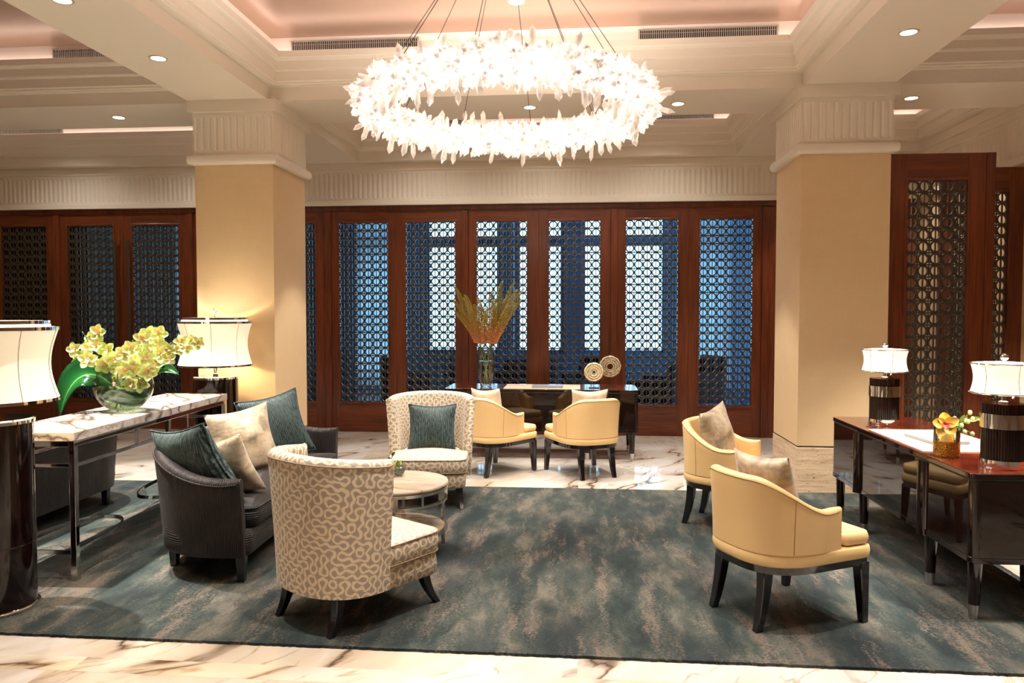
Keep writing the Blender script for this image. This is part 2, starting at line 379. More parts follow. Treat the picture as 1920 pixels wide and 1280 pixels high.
def resample(pts, n, closed=False):
    P = [Vector(p) for p in pts]
    if closed: P.append(P[0])
    L = [0]
    for i in range(1, len(P)): L.append(L[-1]+(P[i]-P[i-1]).length)
    out = []; T = L[-1]; j = 0
    for k in range(n):
        d = T*k/(n if closed else n-1)
        while j < len(P)-2 and L[j+1] < d: j += 1
        f = (d-L[j])/max(L[j+1]-L[j], 1e-9); out.append(P[j].lerp(P[j+1], min(max(f, 0), 1)))
    return out
def normals2(P, closed=False):
    n = len(P); out = []
    for i in range(n):
        t = (P[(i+1) % n]-P[i-1]) if closed else (P[min(i+1, n-1)]-P[max(i-1, 0)])
        t.normalize(); out.append(Vector((t.y, -t.x)))
    return out
def dplan(xf, x0, xb, b, n, bf, N=60):
    out = [Vector((xf+(x0-xf)*k/8, -(bf+(b-bf)*k/8))) for k in range(8)]
    for k in range(N+1):
        t = -PI/2+PI*k/N; c, s_ = math.cos(t), math.sin(t)
        out.append(Vector((x0-(x0-xb)*abs(c)**(2/n), b*math.copysign(abs(s_)**(2/n), s_))))
    return out+[Vector((p.x, -p.y)) for p in out[:8][::-1]]
def sstep(a, b, x):
    t = min(max((x-a)/(b-a), 0), 1); return t*t*(3-2*t)
def shell(path, zb, htop, t, flare=0, tbot=None, lean=0, n=72, topseg=6, flarepow=1.5, mb=None, endfade=0.0):
    """upholstered wall swept along a plan path; htop(u) with u in -1..1; returns mb and the outer top edge"""
    P = resample(path, n); N = [-q for q in normals2(P)]; mb = mb or MB(); rings = []; edge = []; edge_in = []
    for i, (p, nn) in enumerate(zip(P, N)):
        u = -1+2*i/(n-1); h = htop(u); endf = min(1, math.sqrt(max(0.0, (1-abs(u))*14)) if (1-abs(u))*14 < 1 else 1); tt = t*(.55+.45*endf)
        ring = []
        rt = tt/2
        def off(z): return flare*(1-endfade*sstep(.7, 1, abs(u)))*max(0, (z-zb)/(h-zb))**flarepow
        for k in range(7):
            z = zb+(h-rt-zb)*k/6; q = p+nn*off(z); ring.append((q.x, q.y, z))
        edge.append(Vector(ring[-1]))
        q0 = p+nn*off(h-rt)
        for k in range(1, topseg):
            a = PI*k/topseg; q = q0-nn*(rt-rt*math.cos(a)); ring.append((q.x, q.y, h-rt+rt*math.sin(a)*.8))
        for k in range(7):
            z = zb+(h-rt-zb)*(6-k)/6; q = p+nn*(off(z)-tt); ring.append((q.x, q.y, z))
            if k == 0: edge_in.append(Vector(ring[-1]))
        rings.append(ring)
    mb.loft(rings, True, True)
    return mb, edge, edge_in
def pad(outline, z0, z1, r=.025, crown=.015, mb=None, n=72, seam=True):
    P = resample(outline, n, True); c = sum(P, Vector((0, 0)))/n; N = normals2(P, True)
    if (P[0]-c).dot(N[0]) < 0: N = [-x for x in N]
    mb = mb or MB(); rings = []
    def ring(off, z): return [((p+nn*off).x, (p+nn*off).y, z) for p, nn in zip(P, N)]
    h = z1-z0; prof = [(-r*1.2, z0), (-r*.35, z0+r*.25), (0, z0+r), (h*.05, z0+h/2), (0, z1-r), (-r*.35, z1-r*.25), (-r*1.2, z1)]
    for o, z in prof: rings.append(ring(o, z))
    for s_ in (.85, .65, .4, .15):
        base = rings[6]; rings.append([(c.x+(x-c.x)*s_, c.y+(y-c.y)*s_, z1+crown*(1-s_**2.2)) for x, y, z in base])
    mb.loft(rings, True, True); return mb
def pillow(name, mat, size, label, loc, az, tilt, roll=0, piping=None, group=None, thick=.075, ratio=1.0):
    """az: azimuth the face looks to, tilt: lean back in degrees"""
    mb = MB(); n = 18; a = size/2; top = []; bot = []
    def pos(i, j, s):
        u = -1+2*i/n; v = -1+2*j/n; k = .11
        x = a*u*(1-k*(1-v*v)*abs(u)**1.5); y = a*ratio*v*(1-k*(1-u*u)*abs(v)**1.5)
        e = max(0, (1-u*u)*(1-v*v)); z = thick*(e**.42)*(1+.06*math.sin(5*u+2*v))
        sag = .012*math.sin(3*u+1)*math.cos(2.5*v)
        return (x, y, s*z+sag)
    for s in (1, -1):
        vs = [pos(i, j, s) for i in range(n+1) for j in range(n+1)]
        fs = [(i*(n+1)+j, (i+1)*(n+1)+j, (i+1)*(n+1)+j+1, i*(n+1)+j+1) for i in range(n) for j in range(n)]
        uv = [[(vs[q][0], vs[q][1]) for q in f] for f in fs]
        mb.add(vs, fs, uv)
    o = mb.build(name, mat, smooth=180)
    # local: x right, y up, z facing
    M = Matrix.Translation(loc) @ Matrix.Rotation(az, 4, 'Z') @ Matrix.Rotation(R(-tilt), 4, 'Y') @ Matrix.Rotation(roll, 4, 'X')
    B = Matrix(((0, 0, 1, 0), (1, 0, 0, 0), (0, 1, 0, 0), (0, 0, 0, 1)))
    o.matrix_world = M @ B
    tag(o, label, 'cushion', group)
    if piping:
        pm = MB(); pts = []
        for i in range(n): pts.append(pos(i, 0, 1))
        for j in range(n): pts.append(pos(n, j, 1))
        for i in range(n, 0, -1): pts.append(pos(i, n, 1))
        for j in range(n, 0, -1): pts.append(pos(0, j, 1))
        pm.tube(pts, .0055, 6, True); pm.build('piping', piping, o, smooth=180)
    return o

# ================================================================== SETTING
def struct(name, mb, mat, parent=None, **kw):
    o = mb.build(name, mat, parent, **kw)
    if parent is None: tag(o, kind='structure')
    return o
XL, XR, YF = -9.4, 8.0, -5.0
struct('floor', MB().box(XL, XR, YF, 3.0, -.1, 0).box(XL, XR, 3.13, YB+.1, -.1, 0), 'floor_marble', smooth=0)
struct('trim_1', MB().box(XL, XR, 3.0, 3.13, -.1, .0005), 'border_marble', smooth=0)
# perimeter walls
struct('wall_left', MB().box(XL-.1, XL, YF, YB+.1, 0, 4.2), 'wallcover', smooth=0)
struct('wall_right', MB().box(XR, XR+.1, YF, 6.9, 0, 4.2).box(4.1, XR+.1, 6.9, 7.0, 0, 4.2).box(4.1, 4.2, 7.0, YB+.1, 0, 4.2), 'wallcover', smooth=0)
struct('wall_front', MB().box(XL-.1, XR+.1, YF-.1, YF, 0, 4.2), 'wallcover', smooth=0)
def flutes(mb, x0, x1, z0, z1, zt0, zt1, F, pitch=.064, w=.034, depth=.007):
    """fluted strip; F maps (x, depth, z) to world"""
    n = max(1, round((x1-x0)/pitch)); p = (x1-x0)/n; r = w/2
    us = [0, p/2-r]+[p/2-r*math.cos(PI*k/6) for k in range(1, 6)]+[p/2+r]
    zs = [z0, zt0]+[zt0+r*(1-math.cos(PI/2*k/3)) for k in range(1, 4)]+[zt1-r*(1-math.cos(PI/2*k/3)) for k in (3, 2, 1)]+[zt1, z1]
    cols = [x0+i*p+u for i in range(n) for u in us]+[x1]
    def dep(u, z):
        dx = abs(u-p/2); dz = max(zt0+r-z, z-(zt1-r), 0); q = math.hypot(dx, dz)/r
        return depth*math.sqrt(max(0, 1-q*q))
    vs = []
    for c in cols:
        u = (c-x0) % p
        if abs(c-x1) < 1e-9: u = 0
        for z in zs: vs.append(F(c, dep(u, z), z))
    m = len(zs); fs = [(i*m+j, (i+1)*m+j, (i+1)*m+j+1, i*m+j+1) for i in range(len(cols)-1) for j in range(m-1)]
    mb.add(vs, fs)
# back wall lintel with frieze
mb = MB().box(XL, 4.1, YB-.05, YB+.12, ZW, 3.42).box(XL, 4.1, YB-.09, YB+.1, 2.93, 2.995).box(XL, 4.1, YB-.08, YB+.1, 3.37, ZS)
mb.box(XL, 4.1, YB+.02, YB+.12, 3.3, 4.2)
struct('wall_back', mb, 'plaster', smooth=0, bevel=.006)
mb = MB(); flutes(mb, XL, 4.1, 2.99, 3.375, 3.02, 3.335, lambda x, d, z: (x, YB-.065+d, z)); struct('trim_2', mb, 'plaster', smooth=50)
mb = MB(); flutes(mb, 6.95, YB-.07, 2.99, 3.375, 3.02, 3.335, lambda y, d, z: (4.085+d, y, z))
mb.box(4.05, 4.1, 6.9, YB-.05, 2.93, 2.995).box(4.06, 4.1, 6.9, YB-.05, 3.37, ZS)
struct('trim_3', mb, 'plaster', smooth=50)
# ceiling: soffit grid with coffers
cof = [(-2.79, 1.89), (-8.2, -3.53), (2.62, 7.3)]
coffers = [(a, b, 2.45, 6.62) for a, b in cof]+[(a, b, 7.43, 9.30) for a, b in cof[:2]]+[(2.62, 4.04, 7.43, 9.30)]+[(a, b, -2.6, 1.65) for a, b in cof]
xs = sorted({XL, XR, 4.04}.union(*[{c[0], c[1]} for c in coffers])); ys = sorted({YF, YB+.1}.union(*[{c[2], c[3]} for c in coffers]))
mb = MB()
for i in range(len(xs)-1):
    for j in range(len(ys)-1):
        cx, cy = (xs[i]+xs[i+1])/2, (ys[j]+ys[j+1])/2
        if any(a < cx < b and c < cy < d for a, b, c, d in coffers): continue
        mb.add([(xs[i], ys[j], ZS), (xs[i], ys[j+1], ZS), (xs[i+1], ys[j+1], ZS), (xs[i+1], ys[j], ZS)], [(0, 1, 2, 3)])
struct('ceiling', mb, 'plaster', smooth=0)
struct('ceiling', MB().box(XL-.1, XR+.1, YF-.1, YB+.1, 4.2, 4.3), 'plaster', smooth=0)
PROF = [(0, ZS), (0, 3.585), (.012, 3.592), (.06, 3.592), (.07, 3.60), (.07, 3.61), (.085, 3.62), (.085, 3.70), (.095, 3.705), (.108, 3.71), (.112, 3.72), (.112, 3.785), (.12, 3.79), (.14, 3.80), (.15, 3.81), (.15, 3.862), (.135, 3.866), (.02, 3.866)]
def coffer(x0, x1, y0, y1):
    def rect(d, z): return [(x0+d, y0+d, z), (x1-d, y0+d, z), (x1-d, y1-d, z), (x0+d, y1-d, z)]
    mb = MB(); mb.loft([rect(*q) for q in PROF], True, False); o = struct('ceiling', mb, 'plaster', smooth=0)
    MB().loft([rect(.02, 3.866), rect(.02, ZC)], True, False).build('cove_wall', 'cove_white', o, smooth=0)
    MB().add(rect(.02, ZC), [(0, 1, 2, 3)]).build('coffer_ceiling', 'copper_paint', o, smooth=0)
    g = MB()
    for (a, b, c, d) in ((x0+.07, x1-.07, y1-.085, y1-.07), (x0+.07, x1-.07, y0+.07, y0+.085), (x0+.07, x0+.085, y0+.1, y1-.1), (x1-.085, x1-.07, y0+.1, y1-.1)):
        g.box(a, b, c, d, 3.868, 3.878)
    g.build('cove_light', 'cove_glow', o, smooth=0)
for c in coffers: coffer(*c)
def vent(x0, x1, y, label, z0=3.888, z1=3.985):
    t = thing('air_vent', label, 'air vent', ((x0+x1)/2, y, z0), group='linear air vents in the ceiling coves')
    L = (x1-x0)/2; H = z1-z0
    MB().box(-L, L, -.004, .0, 0, H).build('backing', 'grille_dark', t, smooth=0)
    f = MB().box(-L, L, -.016, 0, 0, .008).box(-L, L, -.016, 0, H-.008, H).box(-L, -L+.008, -.016, 0, 0, H).box(L-.008, L, -.016, 0, 0, H).box(-L, L, -.012, -.009, H*.62, H*.62+.003)
    f.build('frame', 'grille_metal', t, smooth=0)
    s = MB(); n = int((x1-x0)/.0175)
    for k in range(n): xx = -L+.01+(2*L-.02)*k/(n-1); s.box(xx-.003, xx+.003, -.014, -.006, .006, H-.006)
    s.build('fins', 'grille_metal', t, smooth=0)
vent(-2.575, -1.418, 6.60, 'long slatted air vent above the left side of the crystal ring')
vent(.505, 1.673, 6.60, 'long slatted air vent up at the right of the crystal ring, near the right column')
vent(-4.85, -3.7, 6.60, 'slatted air vent at the top left, behind the diagonal ceiling beam')
vent(-8.0, -6.71, 9.28, 'pale slatted air vent at the far left edge, over the dark wood doors')
vent(-1.95, -1.35, 9.28, 'small far air vent seen through the middle of the crystal ring')
vent(.9, 1.62, 9.28, 'small far air vent just right of the crystal ring')

# columns
def column(x0, x1, y0, y1, label):
    t = thing('column', label, 'column', ((x0+x1)/2, (y0+y1)/2, 0), kind='structure')
    a, b = (x1-x0)/2, (y1-y0)/2
    MB().box(-a, a, -b, b, .408, 2.90).build('shaft', 'wallcover', t, smooth=0, bevel=.004)
    MB().box(-a+.006, a-.006, -b+.006, b-.006, .395, .41).build('shadow_joint', 'matte_black', t, smooth=0)
    MB().box(-a-.004, a+.004, -b-.004, b+.004, 0, .397).build('plinth', 'travertine', t, smooth=0, bevel=.003)
    mb = MB().box(-a-.045, a+.045, -b-.045, b+.045, 3.365, ZS)
    mb.box(-a-.012, a+.012, -b-.012, b+.012, 3.33, 3.365)
    A, B, r = a+.005, b+.005, .044
    prof = [(0, 2.895), (r*.5, 2.897)]+[(r*.5+r*.6*math.sin(PI*k/8), 2.94-r*math.cos(PI*k/8)) for k in range(9)]+[(r*.5, 2.986), (.006, 2.992), (.006, 3.0)]
    mb.loft([[(-A-d, -B-d, z), (A+d, -B-d, z), (A+d, B+d, z), (-A-d, B+d, z)] for d, z in prof], True, True)
    q = .01
    for F, L in ((lambda x, d, z: (x, -b-q+d, z), a), (lambda x, d, z: (x, b+q-d, z), a), (lambda x, d, z: (-a-q+d, x, z), b), (lambda x, d, z: (a+q-d, x, z), b)):
        flutes(mb, -L-q, L+q, 2.98, 3.34, 3.02, 3.325, F, w=.032, depth=.008)
    mb.build('capital', 'plaster', t, smooth=40)
column(-3.49, -2.755, 6.58, 7.37, 'square column in woven gold wallcovering with a fluted cream capital, left of the centre doors')
column(1.875, 2.61, 6.58, 7.36, 'square column in woven gold wallcovering with travertine base, beside the right desk')

# screen wall
def lattice_mesh(nx, nz, w, h, pitch=.102, seg=18):
    """rings with bars, centred in x, from z=0 up; clipped to the opening by starting half a ring off"""
    mb = MB(); ro, ri, y0, y1 = .0505, .0375, -.013, .013
    pz = h/nz; px = w/nx
    for i in range(nx):
        for j in range(nz):
            cx = -w/2+px*(i+.5); cz = pz*(j+.5)
            vs = []
            for k in range(seg):
                a = 2*PI*k/seg; ca, sa = math.cos(a), math.sin(a)
                for r, y in ((ro, y0), (ri, y0), (ri, y1), (ro, y1)): vs.append((cx+r*ca*px/pitch, y, cz+r*sa*pz/pitch))
            fs = []
            for k in range(seg):
                k2 = (k+1) % seg
                for q in range(4): fs.append((4*k+q, 4*k2+q, 4*k2+(q+1) % 4, 4*k+(q+1) % 4))
            mb.add(vs, fs)
    for i in range(nx): cx = -w/2+px*(i+.5); mb.box(cx-.0045, cx+.0045, -.009, .009, 0, h)
    for i in range(nx+1): cx = -w/2+px*i; mb.box(cx-.003, cx+.003, -.008, .008, 0, h)
    for j in range(nz+1): cz = pz*j; mb.box(-w/2, w/2, -.0085, .0085, cz-.006, cz+.006)
    return mb
LAT = {}
def door_leaf(n, x0, x1, y, o0, o1, zo0=.39, zo1=2.72, ztop=2.868, label=None, handle=None, cols=6):
    t = thing('door_%d' % n, label, 'door', ((x0+x1)/2, y, 0), kind='structure'); L = (x1-x0)/2; a = o0-(x0+x1)/2; b = o1-(x0+x1)/2; D = .025
    MB().box(-L, a, -D, D, .003, ztop).box(b, L, -D, D, .003, ztop).build('stile', 'mahogany', t, smooth=0, bevel=.003)
    MB().box(a, b, -D+.002, D-.002, zo1, ztop).box(a, b, -D+.002, D-.002, .003, zo0).build('rail', 'mahogany_rail', t, smooth=0)
    f = MB()
    for (p, q, r, s_) in ((a-.02, a+.004, zo0-.02, zo1+.02), (b-.004, b+.02, zo0-.02, zo1+.02), (a, b, zo1-.004, zo1+.02), (a, b, zo0-.02, zo0+.004)): f.box(p, q, -D-.008, D+.008, r, s_)
    f.build('bead', 'mahogany', t, smooth=0, bevel=.003)
    key = (cols, round(b-a, 2), round(zo1-zo0, 2))
    if key not in LAT:
        LAT[key] = lattice_mesh(cols, round((zo1-zo0)/.102), round(b-a, 2), zo1-zo0).build('lattice', 'bronze', None, smooth=0)
        l = LAT[key]; l.parent = t
    else: l = dup(LAT[key], parent=t)
    l.location = ((a+b)/2, 0, zo0)
    if handle is not None:
        h = MB().box(handle-.016, handle+.016, -.085, -.06, .62, 2.52).box(handle-.01, handle+.01, -.06, -D, 2.12, 2.15).box(handle-.01, handle+.01, -.06, -D, .9, .93)
        h.build('handle', 'bronze', t, smooth=0, bevel=.002)
    return t
posts = [-8.85, -6.99, -5.12, -3.25, -1.45, .44, 2.30]
mb = MB().box(XL, 4.1, YB-.02, YB+.08, 2.869, ZW).box(XL, 4.1, YB+.047, YB+.08, 2.80, 2.87).box(XL, 4.1, YB+.047, YB+.08, 0, .03)
for p in posts: mb.box(p-.04, p+.04, YB-.03, YB+.07, 0, 2.86)
mb.box(2.34, 4.1, YB-.02, YB+.05, 0, 2.86)
struct('wall_back', mb, 'mahogany', smooth=0, bevel=.003)
n = 1
names = {1: 'wood and bronze lattice door at the far left edge behind the near lampshade', 2: 'lattice door leaf right of the first wall post, behind the orchids',
         3: 'lattice door leaf with a tall pull handle, behind the orchids', 4: 'lattice door leaf with bluish light, beside the left column'}
for i in range(len(posts)-1):
    p0, p1 = posts[i]+.04, posts[i+1]-.04; mid = (p0+p1)/2
    hs = (.36, -.36) if i == 1 else (None, None)
    for s_ in (0, 1):
        a, b = (p0, mid-.0005) if s_ == 0 else (mid+.0005, p1)
        if i == 2 and s_ == 1: o0 = -4.12+.0; 
        c0 = (posts[i]+.145) if s_ == 0 else (posts[i]+1.035)
        c0 = p0+.105 if s_ == 0 else mid+.125
        if i == 2 and s_ == 1: c0 = mid+.115
        door_leaf(n, a, b, YB+.02, c0, c0+.65, handle=(hs[s_] if hs[s_] is not None else None),
                  label='dark wood door leaf %s with bronze ring lattice' % ('one', 'two', 'three', 'four', 'five', 'six', 'seven', 'eight', 'nine', 'ten', 'eleven', 'twelve')[n-1]); n += 1
door_leaf(n, 2.63, 3.40, 6.66, 2.768, 3.258, label='tall lattice screen leaf beside the right column behind the desk', ztop=2.895, zo1=2.675, zo0=.43, cols=5); n += 1
struct('trim_4', MB().box(3.402, 3.475, 6.63, 6.70, 0, 2.895), 'mahogany', smooth=0, bevel=.003)
door_leaf(n, 3.36, 4.10, 7.36, 3.475, 3.965, label='lattice screen leaf at the right edge, set further back', ztop=2.90, zo1=2.675, zo0=.43, cols=5)

# lounge beyond the screens
YL = 15.2
struct('floor', MB().box(XL, 6, YB+.1, YL+.2, -.1, -.002), 'lounge_floor', smooth=0)
struct('ceiling', MB().box(XL, 6, YB+.1, YL+.2, 3.75, 3.85), 'lounge_ceiling', smooth=0)
struct('wall_left', MB().box(XL-.1, XL, YB+.1, YL+.2, -.1, 4.2).box(-6.75, -6.65, YB+.14, 11.75, 0, 3.75).box(XL, -6.65, 11.75, 11.85, 0, 3.75), 'dark_panel', smooth=0)  # partition boxes added to keep the view behind the left doors dark
struct('wall_right', MB().box(6, 6.1, YB+.1, 9.9, -.1, 4.2).box(6, 6.1, 15, YL+.2, -.1, 4.2).box(6, 6.1, 9.9, 15, -.1, .2).box(6, 6.1, 9.9, 15, 3.6, 4.2), 'navy_plaster', smooth=0)  # large opening added out of view so daylight brightens the lounge
wins = [(-8.8, -8.35), (-4.55, -3.65), (-3.12, -1.62), (-1.25, -.32), (.08, 1.72), (2.25, 2.95)]
mb = MB(); x = XL
for a, b in wins: mb.box(x, a, YL, YL+.15, 0, 3.8); mb.box(a, b, YL, YL+.15, 0, .15 if a < -3.2 or a > 2 else .75); mb.box(a, b, YL, YL+.15, 2.95, 3.12); x = b
mb.box(x, 6, YL, YL+.15, 0, 3.8); struct('wall_back', mb, 'navy_plaster', smooth=0)
for i, (a, b) in enumerate(wins):
    t = thing('window_%d' % (i+1), None, None, ((a+b)/2, YL+.05, .75), kind='structure'); L = (b-a)/2
    f = MB()
    for (p, q, r, s_) in ((-L, -L+.05, 0, 3.05), (L-.05, L, 0, 3.05), (-L, L, 0, .05), (-L, L, 2.15, 2.2), (-.02, .02, 2.37, 3.0)): f.box(p, q, -.03, .03, r, s_)
    f.build('window_frame', 'blue_column', t, smooth=0)
    MB().box(-L, L, -.004, .004, .02, 3.0).build('pane', 'window_glass', t, smooth=0)
for i, x in enumerate((-1.44, -.12)): struct('column', MB().box(x-.16, x+.16, YL-.5, YL-.2, 0, 3.75), 'blue_column', smooth=0)
for i, (a, b, y) in enumerate(((-4.55, -3.65, 14.9), (2.25, 2.95, 14.9), (-8.9, -8.25, 14.9))):
    mb = MB(); N_ = 60; vs = []
    for k in range(N_+1):
        xx = a+(b-a)*k/N_; yy = y+.035*math.sin(k*.85)
        vs += [(xx, yy, .02), (xx, yy, 3.7)]
    mb.add(vs, [(2*k, 2*k+2, 2*k+3, 2*k+1) for k in range(N_)]); o = mb.build('curtain', 'sheer', smooth=180)
    o.modifiers.new('cloth', 'SOLIDIFY').thickness = .004
    tag(o, ('pale blue sheer curtain behind the lattice, left of the centre', 'pale blue sheer curtain behind the rightmost lattice door of the centre wall', 'narrow pale blue sheer curtain far behind the lattice door with orchids before it')[i], 'curtain')

# ================================================================== LIGHTS THE ROOM HAS, AND ADDED UNSEEN ONES
def downlight(x, y, label, z=ZS, power=60, size=58, blend=.3, rad=.022):
    t = thing('recessed_downlight', label, 'ceiling light', (x, y, z), group='recessed downlights')
    MB().lathe([(.052, -.006), (.066, -.006), (.068, 0), (.052, 0)], 28, close=True).build('trim_ring', 'lens_rim', t)
    MB().lathe([(0, -.002), (.052, -.003), (.052, 0), (0, 0)], 24).build('lens', 'bulb', t)
    ld = bpy.data.lights.new('spot', 'SPOT'); ld.energy = power; ld.spot_size = R(size); ld.spot_blend = blend; ld.shadow_soft_size = rad; ld.color = WARM
    lo = bpy.data.objects.new('lamp_light', ld); COL.objects.link(lo); lo.parent = t; lo.location = (0, 0, -.03)
    return t
KEY = 300
dl = [(-3.16, 5.44, 'round downlight in the left ceiling beam, the one nearer the left column'), (-3.16, 4.39, 'round downlight at the top left edge, in the left ceiling beam'),
      (-3.16, 3.3, None), (2.24, 5.40, 'round downlight in the right ceiling beam above the right desk'), (2.24, 4.3, None), (2.24, 3.2, None),
      (-.46, 7.03, 'round downlight seen through the crystal ring'), (.90, 7.03, 'round downlight just right of the crystal ring'),
      (2.95, 7.03, 'round downlight beside the right capital'), (-4.50, 7.03, 'round downlight at the left, in the cross beam before the doors'), (-1.9, 7.03, None)]
for x, y, l in dl: downlight(x, y, l or 'round recessed downlight outside the picture', power=KEY*(.75 if y > 6.5 else .25 if y < 3.5 else .45))
for x, y in ((-2.0, 3.4), (-2.0, 5.5), (.9, 3.4), (.9, 5.3), (-.5, 2.9), (-.5, 6.0)): downlight(x, y, 'round recessed downlight in the coffer outside the picture', ZC, KEY*(1.25 if y < 4 else .8), 50)
for x, y in ((-3.85, 4.3), (-3.85, 5.4), (2.85, 3.7), (2.85, 5.0)): downlight(x, y, 'round recessed downlight in a side coffer outside the picture', ZC, KEY*(4.2 if x < 0 else 2.2), 60)
for x in (-6.5, -4.6, -1.9, -.45, .95): downlight(x, 8.45, 'added unseen downlight in the rear coffer, washing the frieze', ZC, KEY*.25, 132, blend=1.0)  # wide-beam lamps added out of sight to wash the back frieze
downlight(3.35, 8.4, 'added unseen downlight in the far right coffer, brightening the right wall', ZC, KEY*.5, 90)  # unseen lamp added to brighten the wall behind the right screens
for x in (-1.2, .3): downlight(x, 7.9, 'added unseen downlight in the rear coffer, washing the frieze', ZC, KEY*.5, 50)  # unseen lamps added to lift the back of the room
for x in (-5.9, -.45, 4.9):  # unseen fill lamps added behind the camera
    for y in (-1.8, .9, 2.05):
        z = ZS if y == 2.05 else ZC
        downlight(x, y, 'added unseen downlight behind the camera', z, KEY*(.1 if y == 2.05 else .38), 75)

# ------------------------------------------------------------------ chandelier
def crystal(mb, base, d, L, r, rnd):
    z = d.normalized(); x = z.orthogonal().normalized(); y = z.cross(x); a0 = rnd.random()*PI
    rings = []
    for f, rr in ((0, .8), (.72+.1*rnd.random(), 1.0)):
        rings.append([base+z*(L*f)+(x*math.cos(a0+PI*k/3)+y*math.sin(a0+PI*k/3))*r*rr*(1 if k % 2 else .86) for k in range(6)])
    tip = base+z*L+x*r*.2
    vs = rings[0]+rings[1]+[tip]; fs = [(k, (k+1) % 6, 6+(k+1) % 6, 6+k) for k in range(6)]+[(6+k, 6+(k+1) % 6, 12) for k in range(6)]+[(5, 4, 3, 2, 1, 0)]
    mb.add(vs, fs)
def chandelier():
    cx, cy, cz, Rr, rt = -.455, 4.72, 2.835, .84, .07
    t = thing('crystal_chandelier', 'large glowing ring chandelier of white quartz crystals hung on thin wires', 'chandelier', (cx, cy, cz))
    rnd = random.Random(3)
    MB().tube([(Rr*math.cos(2*PI*k/64), Rr*math.sin(2*PI*k/64), 0) for k in range(64)], .05, 12, True).build('light_ring', 'crystal_core', t, smooth=180)
    cl = MB(); big = []
    def pick():
        th = rnd.random()*2*PI; ph = rnd.random()*2*PI; rad = Vector((math.cos(th), math.sin(th), 0)); nrm = rad*math.cos(ph)+Vector((0, 0, 1))*math.sin(ph)
        tang = Vector((-math.sin(th), math.cos(th), 0)); return rad, nrm, tang
    for i in range(2300):
        rad, nrm, tang = pick(); d = nrm+tang*rnd.uniform(-.45, .45)+Vector((rnd.uniform(-.2, .2),)*3)
        crystal(cl, rad*Rr+nrm*.045, d, rnd.uniform(.05, .105)*(1.0), rnd.uniform(.011, .022), rnd)
    o = cl.build('crystal_cluster', 'crystal_stuff', t, smooth=0); tag(o, kind='stuff')
    for i in range(100):
        th = 2*PI*(i*0.61803399 % 1); 
        ph = rnd.choice((rnd.uniform(-.5, .5), rnd.uniform(PI/2-.35, PI/2+.35), rnd.uniform(-PI/2-.4, -PI/2+.4), rnd.uniform(-PI/2-.4, -PI/2+.4), rnd.uniform(PI/2-.4, PI/2+.4)))
        rad = Vector((math.cos(th), math.sin(th), 0)); nrm = rad*math.cos(ph)+Vector((0, 0, 1))*math.sin(ph); tang = Vector((-math.sin(th), math.cos(th), 0))
        mb = MB(); crystal(mb, rad*Rr+nrm*.05, nrm+tang*rnd.uniform(-.2, .2), rnd.uniform(.12, .165), rnd.uniform(.016, .024), rnd); mb.build('crystal', 'crystal', t, smooth=0)
    H = ZC-cz
    for k in range(10):
        a = 2*PI*(k+.3)/10
        MB().tube([(.11*math.cos(a), .11*math.sin(a), H-.02), (Rr*math.cos(a), Rr*math.sin(a), .05)], .0022, 5).build('wire', 'matte_black', t)
    MB().lathe([(.15, H-.03), (.15, H), (0, H)], 32).build('canopy', 'chrome_soft', t)
    # light given off by the ring, upward and downward
    for k in range(12):
        a = 2*PI*k/6+.2; dn = k < 6; ld = bpy.data.lights.new('ring_light', 'SPOT'); ld.spot_size = R(165); ld.spot_blend = .8; ld.energy = 52 if dn else 62; ld.shadow_soft_size = .08; ld.color = (1, .93, .86)
        lo = bpy.data.objects.new('ring_light', ld); COL.objects.link(lo); lo.parent = t; lo.location = (Rr*math.cos(a), Rr*math.sin(a), -.2 if dn else .2)
        if not dn: lo.rotation_euler = (PI, 0, 0)
chandelier()

# ================================================================== FURNITURE
# rug
mb = MB(); x0, x1, y0, y1 = -5.2, 2.57, 3.31, 6.50; rnd = random.Random(5)
out = []
def edge(a, b, n):
    for k in range(n):
        f = k/n; out.append((a[0]+(b[0]-a[0])*f+rnd.uniform(-.003, .003), a[1]+(b[1]-a[1])*f+rnd.uniform(-.003, .003)))
edge((x0, y0), (x1, y0), 500); edge((x1, y0), (x1, y1+.06), 200); edge((x1, y1+.06), (x0, y1-.03), 200); edge((x0, y1-.03), (x0, y0), 60)
mb.prism(out, .0, .014); o = mb.build('rug', 'rug', smooth=0); tag(o, 'large teal and taupe abstract hand-tufted rug under the seating group', 'rug')

def leg(x, y, dx, dy, top, r0=.02, r1=.013, curve=0.0, sq=True):
    mb = MB(); rings = []
    for k in range(7):
        f = k/6; z = top*(1-f); s_ = r0+(r1-r0)*f; c = curve*(f**2.2)
        cx, cy = x+dx*(f**1.3)+c*(1 if x > 0 else -1), y+dy*f
        rings.append([(cx-s_, cy-s_, z), (cx+s_, cy-s_, z), (cx+s_, cy+s_, z), (cx-s_, cy+s_, z)])
    return mb.loft(rings, True, True)

